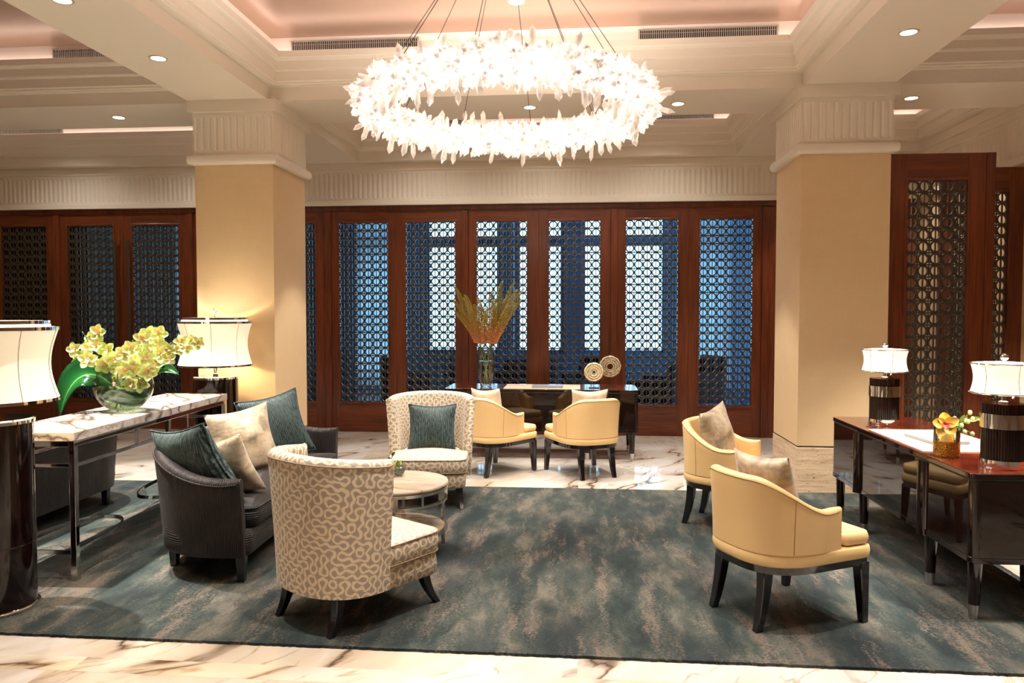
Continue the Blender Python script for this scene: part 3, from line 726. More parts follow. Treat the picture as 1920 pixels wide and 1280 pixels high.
# ---- tub chairs
def tub_chair():
    t = thing('tub_chair', None, 'chair')
    plan = dplan(.13, .0, -.32, .292, 2.7, .275)
    ht = lambda u: .595+.165*(1-sstep(.22, .86, abs(u)))
    mb, e, ei = shell(plan, .385, ht, .055, flare=.018, n=88, endfade=.9)
    mb.build('back', 'cream_leather', t, smooth=60)
    p = MB().tube([q+Vector((0, 0, .002)) for q in e[1:-1]], .0035, 6); p.build('seam', 'seam_tan', t, smooth=180)
    P = resample(plan, 88); N = normals2(P)
    for i in (20, 67): MB().tube([(P[i].x-N[i].x*(.0008+.018*((z-.39)/(ht(-1+2*i/87)-.39))**1.5), P[i].y-N[i].y*(.0008+.018*((z-.39)/(ht(-1+2*i/87)-.39))**1.5), z) for z in [.39+(ht(-1+2*i/87)-.03-.39)*k/8 for k in range(9)]], .0016, 5).build('seam', 'seam_tan', t, smooth=180)
    seatp = dplan(.31, .0, -.322, .294, 2.7, .288); seatp = [Vector((.338, -.265))]+seatp+[Vector((.338, .265))]
    pad([(x*.985-.002, y*.985) for x, y in seatp], .322, .387, .012, 0).build('base_band', 'cream_leather', t, smooth=50)
    inner = fillet([(.33, -.24), (-.27, -.24), (-.27, .24), (.33, .24)], [.045, .2, .2, .045], 10, True)
    # front part of the cushion is as wide as the base
    cush = fillet([(.335, -.275), (.165, -.275), (.155, -.24), (-.27, -.235), (-.27, .235), (.155, .24), (.165, .275), (.335, .275)], [.05, .01, .01, .2, .2, .01, .01, .05], 6, True)
    pad(cush, .389, .455, .018, .012, n=110).build('seat', 'cream_leather', t, smooth=50)
    rail = dplan(.30, .0, -.308, .28, 2.7, .275); rail = [Vector((.322, -.255))]+rail+[Vector((.322, .255))]
    MB().prism(rail, .288, .324).build('apron', 'black_lacquer', t, smooth=40)
    for x, y, dx, dy, cv in ((.285, -.25, .0, -.02, .0), (.285, .25, .0, .02, .0), (-.235, -.16, -.02, -.01, .03), (-.235, .16, -.02, .01, .03)):
        leg(x, y, dx, dy, .30, .029, .018, cv).build('leg', 'black_lacquer', t, smooth=30, bevel=.004)
    return t
tc = tub_chair()
tc['label'] = 'cream leather tub chair nearest the camera, at the near end of the right desk'; tc['group'] = 'cream leather tub chairs'
tc.location = (1.04, 3.92, .014); tc.rotation_euler = (0, 0, R(27))
dup(tc, (1.11, 5.52, .014), R(-30), 'cream leather tub chair at the far end of the right desk, both arms visible')
dup(tc, (-.82, 7.25, 0), R(52), 'cream leather tub chair on the marble, left one of the pair before the back desk')
dup(tc, (.057, 7.23, 0), R(118), 'cream leather tub chair on the marble, right one of the pair before the back desk')

# ---- wing chairs
def wing_chair():
    t = thing('slipper_chair', None, 'armchair')
    plan = dplan(-.04, -.08, -.365, .335, 2.25, .333)
    ht = lambda u: .835+.035*(1-abs(u)**2)
    mb, e, ei = shell(plan, .185, ht, .08, flare=.04, n=90, topseg=8, flarepow=1.3)
    mb.build('backrest', 'meander_fabric', t, smooth=60)
    MB().tube(e[1:-1], .0045, 6).build('piping', 'piping_brown', t, smooth=180)
    body = fillet([(.345, -.305), (-.31, -.29), (-.31, .29), (.345, .305)], [.06, .28, .28, .06], 8, True)
    pad(body, .16, .275, .015, 0).build('seat_base', 'meander_fabric', t, smooth=50)
    cush = fillet([(.36, -.31), (-.03, -.315), (-.05, -.25), (-.26, -.22), (-.26, .22), (-.05, .25), (-.03, .315), (.36, .31)], [.08, .02, .02, .15, .15, .02, .02, .08], 6, True)
    pad(cush, .278, .395, .02, .03, n=120).build('seat', 'meander_fabric', t, smooth=50)
    P = resample([(x*1.0, y*1.0) for x, y in cush], 110, True)
    MB().tube([(p.x, p.y, .385) for p in P], .004, 6, True).build('piping', 'piping_brown', t, smooth=180)
    MB().tube([(p.x, p.y, .285) for p in P], .004, 6, True).build('piping', 'piping_brown', t, smooth=180)
    for x, y, dx, dy, cv in ((.26, -.25, .02, -.03, .055), (.26, .25, .02, .03, .055), (-.25, -.20, 0, -.01, .055), (-.25, .20, 0, .01, .055)):
        leg(x, y, dx, dy, .185, .027, .016, cv).build('leg', 'black_wood', t, smooth=30, bevel=.004)
    return t
wc = wing_chair(); wc['group'] = 'curved high-back slipper chairs in meander fabric'
wc['label'] = 'beige meander-patterned slipper chair seen from behind, nearest the camera'
wc.location = (-1.17, 3.76, .014); wc.rotation_euler = (0, 0, R(56))
dup(wc, (-1.22, 6.06, .014), R(-84), 'beige meander-patterned slipper chair facing the camera with a teal cushion')

# ---- sofas
def sofa():
    t = thing('sofa', None, 'sofa')
    plan = fillet([(.32, -.935), (-.33, -.95), (-.33, .95), (.32, .935)], [0, .48, .48, 0], 22)
    ht = lambda u: .615+.145*(1-sstep(.42, .92, abs(u)))
    mb, e, ei = shell(plan, .155, ht, .09, flare=.05, n=120, topseg=8, flarepow=1.2)
    mb.build('backrest', 'charcoal_cord', t, smooth=60)
    MB().tube(e[1:-1], .006, 6).build('piping', 'charcoal_cord', t, smooth=180)
    body = fillet([(.335, -.91), (-.28, -.90), (-.28, .90), (.335, .91)], [.03, .42, .42, .03], 8, True)
    pad(body, .155, .30, .012, 0, n=120).build('seat_base', 'charcoal_cord', t, smooth=50)
    cush = fillet([(.355, -.845), (-.24, -.84), (-.24, .84), (.355, .845)], [.05, .35, .35, .05], 8, True)
    pad(cush, .30, .425, .025, .035, n=140).build('seat', 'charcoal_cord', t, smooth=50)
    P = resample(cush, 130, True)
    MB().tube([(p.x, p.y, .412) for p in P], .006, 6, True).build('piping', 'charcoal_cord', t, smooth=180)
    for x, y in ((.28, -.87), (.28, .87), (-.24, -.62), (-.24, .62)):
        leg(x, y, 0, 0, .165, .028, .02).build('leg', 'black_wood', t, smooth=30, bevel=.004)
    return t
so = sofa(); so['label'] = 'charcoal corded velvet sofa with four cushions beside the marble console'
so.location = (-2.235, 4.93, .014); so.rotation_euler = (0, 0, R(2.4)); so['group'] = 'charcoal velvet sofas'
dup(so, (-3.99, 5.0, .014), R(182.4), 'charcoal corded velvet sofa seen from behind, left of the marble console')

pillow('throw_pillow', 'teal_cord', .50, 'teal pleated velvet cushion at the near end of the sofa', (-2.25, 4.20, .665), R(68), 26, R(-10), 'teal_cord', thick=.10)
pillow('throw_pillow', 'gold_silk', .40, 'dull gold silk cushion tucked behind the near teal cushion', (-2.14, 4.37, .605), R(80), 20, R(-14), None, thick=.07)
pillow('throw_pillow', 'gold_silk', .47, 'mottled gold silk cushion in the middle of the sofa', (-2.30, 4.95, .67), R(-40), 18, R(7), None)
pillow('throw_pillow', 'teal_cord', .52, 'teal pleated velvet cushion at the far end of the sofa', (-2.34, 5.58, .67), R(-42), 20, R(9), 'teal_cord')
pillow('throw_pillow', 'teal_cord', .40, 'dark teal pleated cushion on the far slipper chair', (-1.22, 6.14, .59), R(-84), 16, 0, 'teal_cord', thick=.07)
pillow('throw_pillow', 'gold_silk', .42, 'mottled gold cushion on the nearest tub chair', (.98, 3.90, .64), R(27), 18, R(-3), None)
pillow('throw_pillow', 'gold_silk', .42, 'mottled gold cushion in the tub chair at the far end of the right desk', (1.02, 5.56, .66), R(-36), 14, R(8), None)
pillow('throw_pillow', 'ivory_silk', .40, 'ivory silk cushion on the left tub chair before the back desk', (-.87, 7.17, .63), R(52), 12, R(-3), None)
pillow('throw_pillow', 'ivory_silk', .40, 'ivory silk cushion on the right tub chair before the back desk', (.09, 7.17, .63), R(118), 12, R(2), None)

# ---- coffee table
t = thing('side_table', 'round marble-topped side table with polished metal frame between the slipper chairs', 'table', (-1.15, 4.68, .014))
rT = .322
MB().lathe([(0, .435), (rT-.012, .435), (rT-.004, .44), (rT, .448), (rT, .452), (rT-.006, .46), (0, .461)], 64).build('tabletop', 'table_marble', t, smooth=50)
def band(mb, r, z0, z1, th, n=64, a0=0, a1=2*PI):
    return mb.lathe([(r, z0), (r, z1), (r-th, z1), (r-th, z0)], n, close=True)
f = MB(); band(f, rT-.008, .415, .434, .02); band(f, rT-.008, .345, .357, .02)
for k in range(12):
    a = 2*PI*k/12+.2; M = Matrix.Rotation(a, 4, 'Z'); f.box(rT-.026, rT-.009, -.008, .008, .355, .417, M)
f.build('apron_frame', 'chrome_soft', t, smooth=40)
for a in (38, 98, 218, 278):
    M = Matrix.Rotation(R(a), 4, 'Z'); MB().box(rT-.012, rT+.008, -.011, .011, 0, .42, M).box(rT-.02, rT+.014, -.015, .015, .33, .352, M).build('leg', 'chrome_soft', t, smooth=0, bevel=.003)
MB().lathe([(0, .155), (rT-.03, .155), (rT-.028, .172), (0, .172)], 64).build('shelf', 'table_marble', t, smooth=50)
f = MB(); band(f, rT-.008, .148, .168, .02); f.build('shelf_ring', 'chrome_soft', t, smooth=40)
# succulent bowl
t = thing('glass_bowl', 'tiny round glass bowl with greenery on the round side table', 'bowl', (-1.19, 4.82, .475))
MB().lathe([(.0, .0), (.025, 0), (.045, .02), (.052, .045), (.045, .065), (.042, .065), (.048, .045), (.04, .024), (.0, .01)], 28).build('glass', 'vase_glass', t, smooth=180)
MB().lathe([(0, .012), (.036, .022), (.046, .042), (.042, .055), (0, .06)], 24).build('moss', 'stem_green', t, smooth=180)

# ---- marble console
t = thing('console_table', 'long white marble-topped console with polished metal frame behind the sofa', 'console table', (-3.175, 5.017, .014), R(2.9))
MB().box(-.2625, .2625, -1.04, 1.04, .806, .856).build('tabletop', 'console_marble', t, smooth=0, bevel=.002)
f = MB()
q = .017
for z0, z1 in ((.772, .804), (.655, .675)): f.box(.243, .257, -1.02, 1.02, z0, z1).box(-.257, -.243, -1.02, 1.02, z0, z1).box(-.25, .25, -1.032, -1.018, z0, z1).box(-.25, .25, 1.018, 1.032, z0, z1)
for y in (-.36, .36): f.box(.243, .257, y-.01, y+.01, .67, .775).box(-.257, -.243, y-.01, y+.01, .67, .775)
f.box(-.25, .25, -1.030, -1.020, .150, .175).box(-.25, .25, 1.020, 1.030, .150, .175)
f.build('frame', 'chrome', t, smooth=0, bevel=.002)
for x in (-.242, .242):
    for y in (-1.02, 1.02):
        l = MB().box(x-q, x+q, y-q, y+q, .08, .806).build('leg', 'chrome', t, smooth=0, bevel=.002)
        MB().box(x-q-.002, x+q+.002, y-q-.002, y+q+.002, 0, .085).build('foot', 'chrome_soft', l, smooth=0, bevel=.002)
for s_, tip in ((-1, -.27), (1, .25)):
    pts = []; L = abs(1.02*s_-tip)
    for k in range(41):
        a = -PI/2+PI*k/40; pts.append(((.235*abs(math.sin(a))**.8)*(1 if a > 0 else -1), 1.02*s_-s_*L*abs(math.cos(a))**.75))
    P = [Vector((x, y)) for x, y in pts]; N = normals2(P); rings = []
    for p, nn in zip(P, N): a = p+nn*.005; b = p-nn*.005; rings.append([(a.x, a.y, .15), (b.x, b.y, .15), (b.x, b.y, .174), (a.x, a.y, .174)])
    MB().loft(rings, True, True).build('curved_stretcher', 'chrome', t, smooth=50)

# ---- big lamps
def shade_prof(r0, r1, z0, z1, n=12): return [(r0-(r0-r1)*math.sin(PI*k/n)**1.0, z0+(z1-z0)*k/n) for k in range(n+1)]
def seams(t, r0, r1, z0, z1, n, mat='disc_groove', off=0.0, w=.0014):
    mb = MB()
    for i in range(n):
        a = 2*PI*i/n+off; pr = shade_prof(r0+.001, r1+.001, z0, z1); mb.tube([(r*math.cos(a), r*math.sin(a), z) for r, z in pr], w, 4)
    return mb.build('seam', mat, t)
def point(t, z, e, col, size=.05):
    ld = bpy.data.lights.new('bulb_light', 'POINT'); ld.energy = e; ld.shadow_soft_size = size; ld.color = col
    lo = bpy.data.objects.new('bulb_light', ld); COL.objects.link(lo); lo.parent = t; lo.location = (0, 0, z)
def floor_lamp(x, y, label):
    t = thing('floor_lamp', label, 'lamp', (x, y, .014), group='drum lamps on lacquered cylinders')
    MB().lathe([(.192, 0), (.197, .003), (.197, .014), (.188, .02)], 48).build('base_ring', 'chrome', t)
    MB().lathe([(.184, .018), (.184, .338), (.1825, .34), (.184, .342), (.184, .972)], 64).build('cylinder', 'lamp_lacquer', t)
    MB().lathe([(.186, .965), (.192, .968), (.192, .986), (.184, .992), (.02, .994)], 64).build('top_plate', 'chrome', t)
    MB().lathe([(.022, .99), (.022, 1.01), (.014, 1.014), (.014, 1.12), (.02, 1.13), (.02, 1.20)], 20).build('stem', 'chrome', t)
    a, b, z0, z1 = .306, .268, 1.088, 1.452
    pr = shade_prof(a, b, z0, z1); sh = MB().lathe(pr+[(r-.003, z) for r, z in pr[::-1]], 72, close=True).build('lamp_shade', 'lamp_fabric', t, smooth=60)
    seams(sh, a, b, z0, z1, 8, off=.35)
    for z0_, z1_, r, nm in ((1.078, 1.094, .312, 'lower_rim'), (1.448, 1.466, .312, 'upper_rim'), (1.480, 1.498, .272, 'top_ring')):
        band(MB(), r, z0_, z1_, .006, 72).build(nm, 'chrome', t)
    MB().lathe([(0, 1.466), (.27, 1.466), (.27, 1.484), (0, 1.484)], 48).build('diffuser', 'shade_inner', t)
    r = MB().tube([(0, .024*math.cos(2*PI*k/20), 1.557+.024*math.sin(2*PI*k/20)) for k in range(20)], .003, 6, True); r.lathe([(.003, 1.484), (.003, 1.535)], 8)
    r.build('finial', 'chrome', t)
    point(t, 1.22, 16, (1, .80, .55))
floor_lamp(-3.03, 3.60, 'tall drum-shade lamp on a dark lacquered cylinder at the left edge')
floor_lamp(-3.155, 6.25, 'tall drum-shade lamp on a dark cylinder in front of the left column')

# ---- desks
def desk():
    t = thing('writing_desk', None, 'desk'); L, D = 1.03, .31
    top = fillet([(-L, -D), (L, -D), (L, D), (-L, D)], .045, 8, True)
    MB().prism(top, .716, .744).build('desktop', 'desk_side', t, smooth=40, bevel=.003)
    MB().prism([(x*.997, y*.992) for x, y in top], .740, .7452).build('veneer', 'desk_rosewood', t, smooth=40)
    MB().prism([(x*.993, y*.985) for x, y in top], .706, .717).build('shadow_line', 'matte_black', t, smooth=40)
    MB().prism(fillet([(-L+.004, -D+.006), (L-.004, -D+.006), (L-.004, D-.006), (-L+.004, D-.006)], .045, 8, True), .300, .707).build('body', 'desk_side', t, smooth=40)
    MB().prism(fillet([(-L+.001, -D+.003), (L-.001, -D+.003), (L-.001, D-.003), (-L+.001, D-.003)], .047, 8, True), .296, .325).build('base_moulding', 'desk_side', t, smooth=40, bevel=.002)
    for x in (-.53, .53): MB().box(x-.003, x+.003, -D+.003, -D+.008, .325, .705).build('inlay', 'chrome', t, smooth=0)
    for i, x0 in enumerate((-1.0, .56)): 
        for zz in (.335, .52):
            d = MB().box(x0, x0+.44, D-.012, D+.004, zz, zz+.175).build('drawer', 'desk_side', t, smooth=0, bevel=.003)
            MB().ball((x0+.22, D+.016, zz+.088), .012, 10, 6).build('knob', 'chrome', d)
    for x in (-.965, -.495, .495, .965):
        for y in (-.255, .255):
            yy = y*1.0
            l = MB().lathe([(.026, .07), (.034, .30)], 20, (x, yy, 0)).build('leg', 'lamp_lacquer', t)
            MB().lathe([(0, 0), (.0235, 0), (.0265, .072), (0, .073)], 20, (x, yy, 0)).build('ferrule', 'chrome_soft', l)
    for x in (-.495, .495): MB().lathe([(.037, .288), (.037, .706)], 24, (x, -D+.012, 0)).build('pilaster', 'lamp_lacquer', t)
    return t
dk = desk(); dk['label'] = 'dark lacquered writing desk with reddish top at the right edge, on the rug'; dk['group'] = 'lacquered writing desks'
dk.location = (2.245, 4.87, .014); dk.rotation_euler = (0, 0, R(-90))
dup(dk, (-.40, 8.17, 0), 0, 'dark lacquered writing desk in front of the centre lattice doors, on the marble')
ZD1, ZD2 = .7595, .7455
def blotter(x0, x1, y0, y1, z, label):
    o = MB().box(-(x1-x0)/2, (x1-x0)/2, -(y1-y0)/2, (y1-y0)/2, 0, .004).build('desk_blotter', 'blotter_leather', smooth=0, bevel=.001)
    o.location = ((x0+x1)/2, (y0+y1)/2, z); tag(o, label, 'desk pad')
blotter(1.965, 2.50, 4.43, 5.25, ZD1, 'cream leather desk pad on the right desk under the laptop')
blotter(-.80, .02, 7.90, 8.40, ZD2, 'cream leather desk pad on the back desk')
def laptop(loc, rz, label):
    t = thing('laptop', label, 'laptop', loc, rz, 'closed silver laptops')
    o = fillet([(-.165, -.115), (.165, -.115), (.165, .115), (-.165, .115)], .014, 5, True)
    MB().prism(o, .002, .010).build('base', 'silver_alu', t, smooth=40); MB().prism(o, .0108, .017).build('lid', 'silver_alu', t, smooth=40)
    MB().prism([(x*.985, y*.985) for x, y in o], 0, .0108).build('gap', 'dark_plastic', t, smooth=40)
laptop((2.215, 4.83, ZD1+.0045), R(-84), 'closed silver laptop on the right desk behind the gold vase')
laptop((-.335, 8.10, ZD2+.0045), 0, 'closed silver laptop on the back desk')
o = MB().lathe([(.0, 0), (.036, 0), (.038, .003), (.03, .006), (0, .005)], 28).build('cable_grommet', 'chrome_soft'); o.location = (2.04, 5.385, ZD1); tag(o, 'small round metal disc lying at the far corner of the right desk', 'grommet')
def table_lamp(x, y, label):
    t = thing('table_lamp', label, 'lamp', (x, y, ZD1), group='ribbed desk lamps')
    MB().lathe([(0, 0), (.101, 0), (.103, .004), (.103, .021), (.1015, .022), (.103, .023), (.103, .044), (0, .046)], 48).build('base', 'chrome', t)
    def ribs(z0, z1, nm):
        n = 44; vs = []
        for z in (z0, z1):
            for k in range(n*4):
                a = 2*PI*k/(n*4); r = .0935+.0035*abs(math.sin(a*n/2)); vs.append((r*math.cos(a), r*math.sin(a), z))
        m_ = n*4; MB().add(vs, [(k, (k+1) % m_, m_+(k+1) % m_, m_+k) for k in range(m_)]+[tuple(range(m_, 2*m_)), tuple(range(m_-1, -1, -1))]).build(nm, 'lamp_lacquer', t, smooth=50)
    ribs(.044, .206, 'ribbed_body'); ribs(.276, .330, 'ribbed_collar')
    band(MB(), .103, .204, .278, .103, 48).build('chrome_band', 'chrome', t)
    MB().lathe([(0, .330), (.022, .330), (.022, .338), (.012, .342), (.012, .40), (0, .40)], 20).build('stem', 'chrome', t)
    MB().tube([(.03, -.03, .42), (.03, -.03, .365)], .0012, 5).ball((.03, -.03, .36), .006, 8, 5).build('pull_chain', 'chrome', t)
    a, b, z0, z1 = .150, .136, .383, .532
    pr = shade_prof(a, b, z0, z1); sh = MB().lathe(pr+[(r-.002, z) for r, z in pr[::-1]], 56, close=True).build('lamp_shade', 'small_lamp_fabric', t, smooth=60)
    seams(sh, a, b, z0, z1, 6, off=.5, w=.001)
    for z, nm in ((.383, 'lower_rim'), (.533, 'upper_rim')): MB().tube([(.153*math.cos(2*PI*k/48), .153*math.sin(2*PI*k/48), z) for k in range(48)], .0045, 8, True).build(nm, 'chrome', t)
    MB().lathe([(0, .545), (.10, .538), (.150, .533), (.150, .530), (0, .538)], 48).build('cap', 'shade_inner', t)
    MB().ball((0, 0, .566), .019, 16, 10).build('finial', 'chrome', t)
    point(t, .45, 5, (1, .84, .64), .03)
table_lamp(2.165, 5.50, 'small desk lamp with ribbed dark base at the far end of the right desk')
table_lamp(2.175, 4.03, 'small desk lamp with ribbed dark base at the near end, cut by the right edge')

# ---- gold vase with flowers
t = thing('flower_vase', 'small glass vase with hammered gold lower half on the right desk', 'vase', (2.035, 4.315, ZD1))
MB().lathe([(0, 0), (.064, 0), (.066, .003), (.066, .175), (.063, .175), (.063, .005), (0, .004)], 40).build('glass', 'vase_glass', t, smooth=40)
MB().lathe([(.0, .001), (.0665, .002), (.0668, .085)], 40).build('gold_sleeve', 'gold_hammered', t, smooth=60)
def petal(mb, base, d, up, L, W, cup=.25, n=7):
    d = d.normalized(); up = (up-d*up.dot(d)).normalized(); s_ = d.cross(up); vs = []; uvs = []
    for i in range(n+1):
        f = i/n; w_ = W*(math.sin(PI*(f**.8))**.5 if 0 < f < 1 else .12)*.5
        c = base+d*(L*f)+up*(cup*L*(f*f-f*.4))
        for j in (-1, -.5, 0, .5, 1): vs.append(c+s_*w_*j+up*(abs(j)**2*w_*.5)); uvs.append(((j+1)/2, f))
    fs = [(i*5+j, i*5+j+1, (i+1)*5+j+1, (i+1)*5+j) for i in range(n) for j in range(4)]
    mb.add(vs, fs, [[uvs[q] for q in f] for f in fs])
def blossom(parent, c, face, size, rnd, mat='orchid_petal', lipm='orchid_lip', roll=None):
    face = Vector(face).normalized(); X = face.orthogonal().normalized(); Y_ = face.cross(X); r0 = rnd.random()*2*PI if roll is None else roll; mb = MB()
    for k in range(5):
        a = r0+2*PI*k/5; d = (X*math.cos(a)+Y_*math.sin(a))+face*rnd.uniform(-.05, .30)
        petal(mb, Vector(c), d, face, size*.54*rnd.uniform(.9, 1.08), size*.44, rnd.uniform(-.1, .35))
    o = mb.build('blossom', mat, parent, smooth=180)
    lm = MB(); a = r0+2*PI*.5/5; d = (X*math.cos(a)+Y_*math.sin(a))
    petal(lm, Vector(c)+face*.004, face*.9+d*.45, d*-1+face*.2, size*.30, size*.26, -.5); lm.ball(tuple(Vector(c)+face*size*.07-d*size*.05), size*.055, 8, 5)
    lm.build('lip', lipm, o, smooth=180)
    return o
rnd = random.Random(21)
f = thing('yellow_orchid', 'single yellow orchid bloom with red heart in the gold vase', 'flower', (2.035, 4.315, ZD1+.005))
MB().tube([(-.01, .0, .01), (.0, -.01, .1), (-.025, -.03, .175)], .003, 6).build('stem', 'stem_light', f)
blossom(f, (-.03, -.045, .178), (-.35, -1, .12), .135, rnd, 'yellow_petal', 'red_heart', roll=.3)
for k in range(3):
    a = k*2.1; mb = MB(); petal(mb, Vector((.02*math.cos(a), .02*math.sin(a), .02)), Vector((math.cos(a)*.3, math.sin(a)*.3, 1)), Vector((-math.cos(a), -math.sin(a), .2)), .11, .06); mb.build('petal', 'yellow_petal', f, smooth=180)
b = thing('bud_stem', 'green stem of round buds and small leaves beside the yellow orchid in the gold vase', 'flower stem', (2.035, 4.315, ZD1+.005))
st = MB(); st.tube([(-.02, .01, .01), (.01, 0, .1), (.05, -.01, .18), (.10, -.015, .215)], .0025, 6)
buds = [(.03, -.02, .205), (.062, -.03, .17), (.085, -.03, .195), (.11, -.02, .24), (.075, -.04, .135), (.115, -.04, .125), (.10, -.02, .19), (.125, -.02, .205), (.045, -.03, .15)]
for x, y, z in buds: st.tube([(.05, -.01, .16), ((.05+x)/2, y*.6, (z+.17)/2), (x, y, z)], .0016, 5)
st.build('stem', 'stem_light', b)
for x, y, z in buds: MB().ball((x, y, z), .0115, 10, 7, (1, 1, 1.25)).build('bud', 'bud_green', b)
for x, y, z, dx, dz in ((.06, -.02, .19, .02, .05), (.10, -.02, .2, .05, .0), (.05, -.03, .17, -.04, .02), (.12, -.02, .21, .045, -.005)):
    mb = MB(); petal(mb, Vector((x, y, z)), Vector((dx, -.01, dz)), Vector((0, -1, .3)), .045, .022); mb.build('leaf', 'stem_light', b, smooth=180)

# ---- ring sculptures on the back desk
def disc(x, y, zc, r, hole, label):
    t = thing('ring_sculpture', label, 'sculpture', (x, y, ZD2), group='round carved disc sculptures'); h = zc-ZD2; n = 72
    Mx = Matrix.Translation((0, 0, h)) @ Matrix.Rotation(R(90), 4, 'X'); rnd = random.Random(int(r*1000))
    prof = []; steps = 30
    for k in range(steps+1):
        rr = hole+(r-hole)*k/steps; prof.append((rr, .014+.006*math.cos((rr-hole)/(r-hole)*PI*7)-(.006 if k in (0, steps) else 0)))
    prof = [(hole, -.014)]+[(a, b) for a, b in prof]+[(r, -.012)]
    mb = MB(); vs = []
    for rr, zz in prof:
        for k in range(n): a = 2*PI*k/n; q_ = rr*(1+(.02*math.sin(a*9+1)+.012*math.sin(a*17) if rr >= r*.99 else 0)); vs.append(Mx @ Vector((q_*math.cos(a), q_*math.sin(a), zz)))
    m_ = len(prof); fs = [(i*n+k, i*n+(k+1) % n, ((i+1) % m_)*n+(k+1) % n, ((i+1) % m_)*n+k) for i in range(m_) for k in range(n)]
    mb.add(vs, fs); d = mb.build('disc', 'shell_disc', t, smooth=50)
    g = MB()
    for rr in (.42, .63, .84):
        a = rnd.random()*PI
        while a < 2*PI*1.15:
            da = rnd.uniform(.25, .6)/rr*.6
            g.tube([Mx @ Vector((r*rr*math.cos(a+da*k/6), r*rr*math.sin(a+da*k/6), .0155)) for k in range(7)], .0024, 5); a += da+rnd.uniform(.12, .3)/rr
    g.build('groove', 'disc_groove', d)
    MB().lathe([(.004, 0), (.004, h-r+.004)], 8).box(-.055, .055, -.022, .022, 0, .007).build('stand', 'matte_black', t, smooth=0)
disc(.165, 8.06, .917, .104, .016, 'smaller carved cream disc sculpture on the back desk, the lower left one')
disc(.345, 8.24, .965, .119, .032, 'larger carved cream disc sculpture on the back desk, the upper right one')
ORCH = [('L', -0.329, -0.04, 0.427), ('L', -0.299, -0.018, 0.359), ('L', -0.273, 0.055, 0.495), ('L', -0.171, -0.037, 0.457), ('L', -0.154, -0.028, 0.548), ('L', -0.109, -0.013, 0.421), ('L', -0.003, -0.093, 0.36), ('L', -0.059, -0.028, 0.295), ('L', -0.185, -0.004, 0.298), ('L', -0.28, 0.029, 0.435), ('L', -0.179, -0.111, 0.36), ('L', -0.1, -0.069, 0.325), ('M', 0.21, -0.112, 0.508), ('M', 0.172, 0.032, 0.53), ('M', 0.258, 0.009, 0.537), ('M', 0.136, -0.122, 0.438), ('M', 0.064, 0.066, 0.406), ('M', 0.167, 0.063, 0.446), ('M', 0.262, 0.001, 0.466), ('M', 0.068, -0.007, 0.35), ('M', 0.228, -0.099, 0.378), ('M', 0.088, -0.127, 0.406), ('R', 0.284, -0.024, 0.401), ('R', 0.404, -0.118, 0.434), ('R', 0.388, -0.092, 0.373), ('R', 0.445, -0.082, 0.432), ('R', 0.492, -0.124, 0.488), ('R', 0.512, -0.037, 0.49), ('R', 0.565, -0.042, 0.474), ('R', 0.447, 0.038, 0.437), ('R', 0.24, -0.026, 0.319), ('R', 0.255, -0.002, 0.356), ('C', 0.226, -0.08, 0.279), ('C', 0.173, -0.048, 0.326), ('C', 0.141, -0.089, 0.306), ('C', 0.089, -0.124, 0.287), ('C', 0.002, 0.02, 0.22), ('C', -0.044, 0.019, 0.242), ('C', -0.059, -0.012, 0.2), ('C', 0.142, -0.038, 0.193), ('C', 0.123, -0.117, 0.201)]
FOX = [(-0.317, -0.054, 1.098), (-0.314, -0.042, 0.833), (-0.191, -0.086, 1.004), (-0.224, 0.053, 0.975), (-0.323, -0.02, 0.944), (-0.05, 0.069, 0.925), (0.164, -0.023, 1.153), (0.203, 0.092, 0.99), (0.286, 0.069, 1.146), (0.331, -0.1, 1.06), (0.398, -0.058, 1.071), (-0.026, 0.082, 0.864), (0.076, -0.006, 0.963), (0.121, 0.096, 0.915), (0.234, -0.021, 0.893), (-0.111, -0.085, 0.773), (0.047, 0.026, 1.045), (0.348, 0.056, 0.934)]

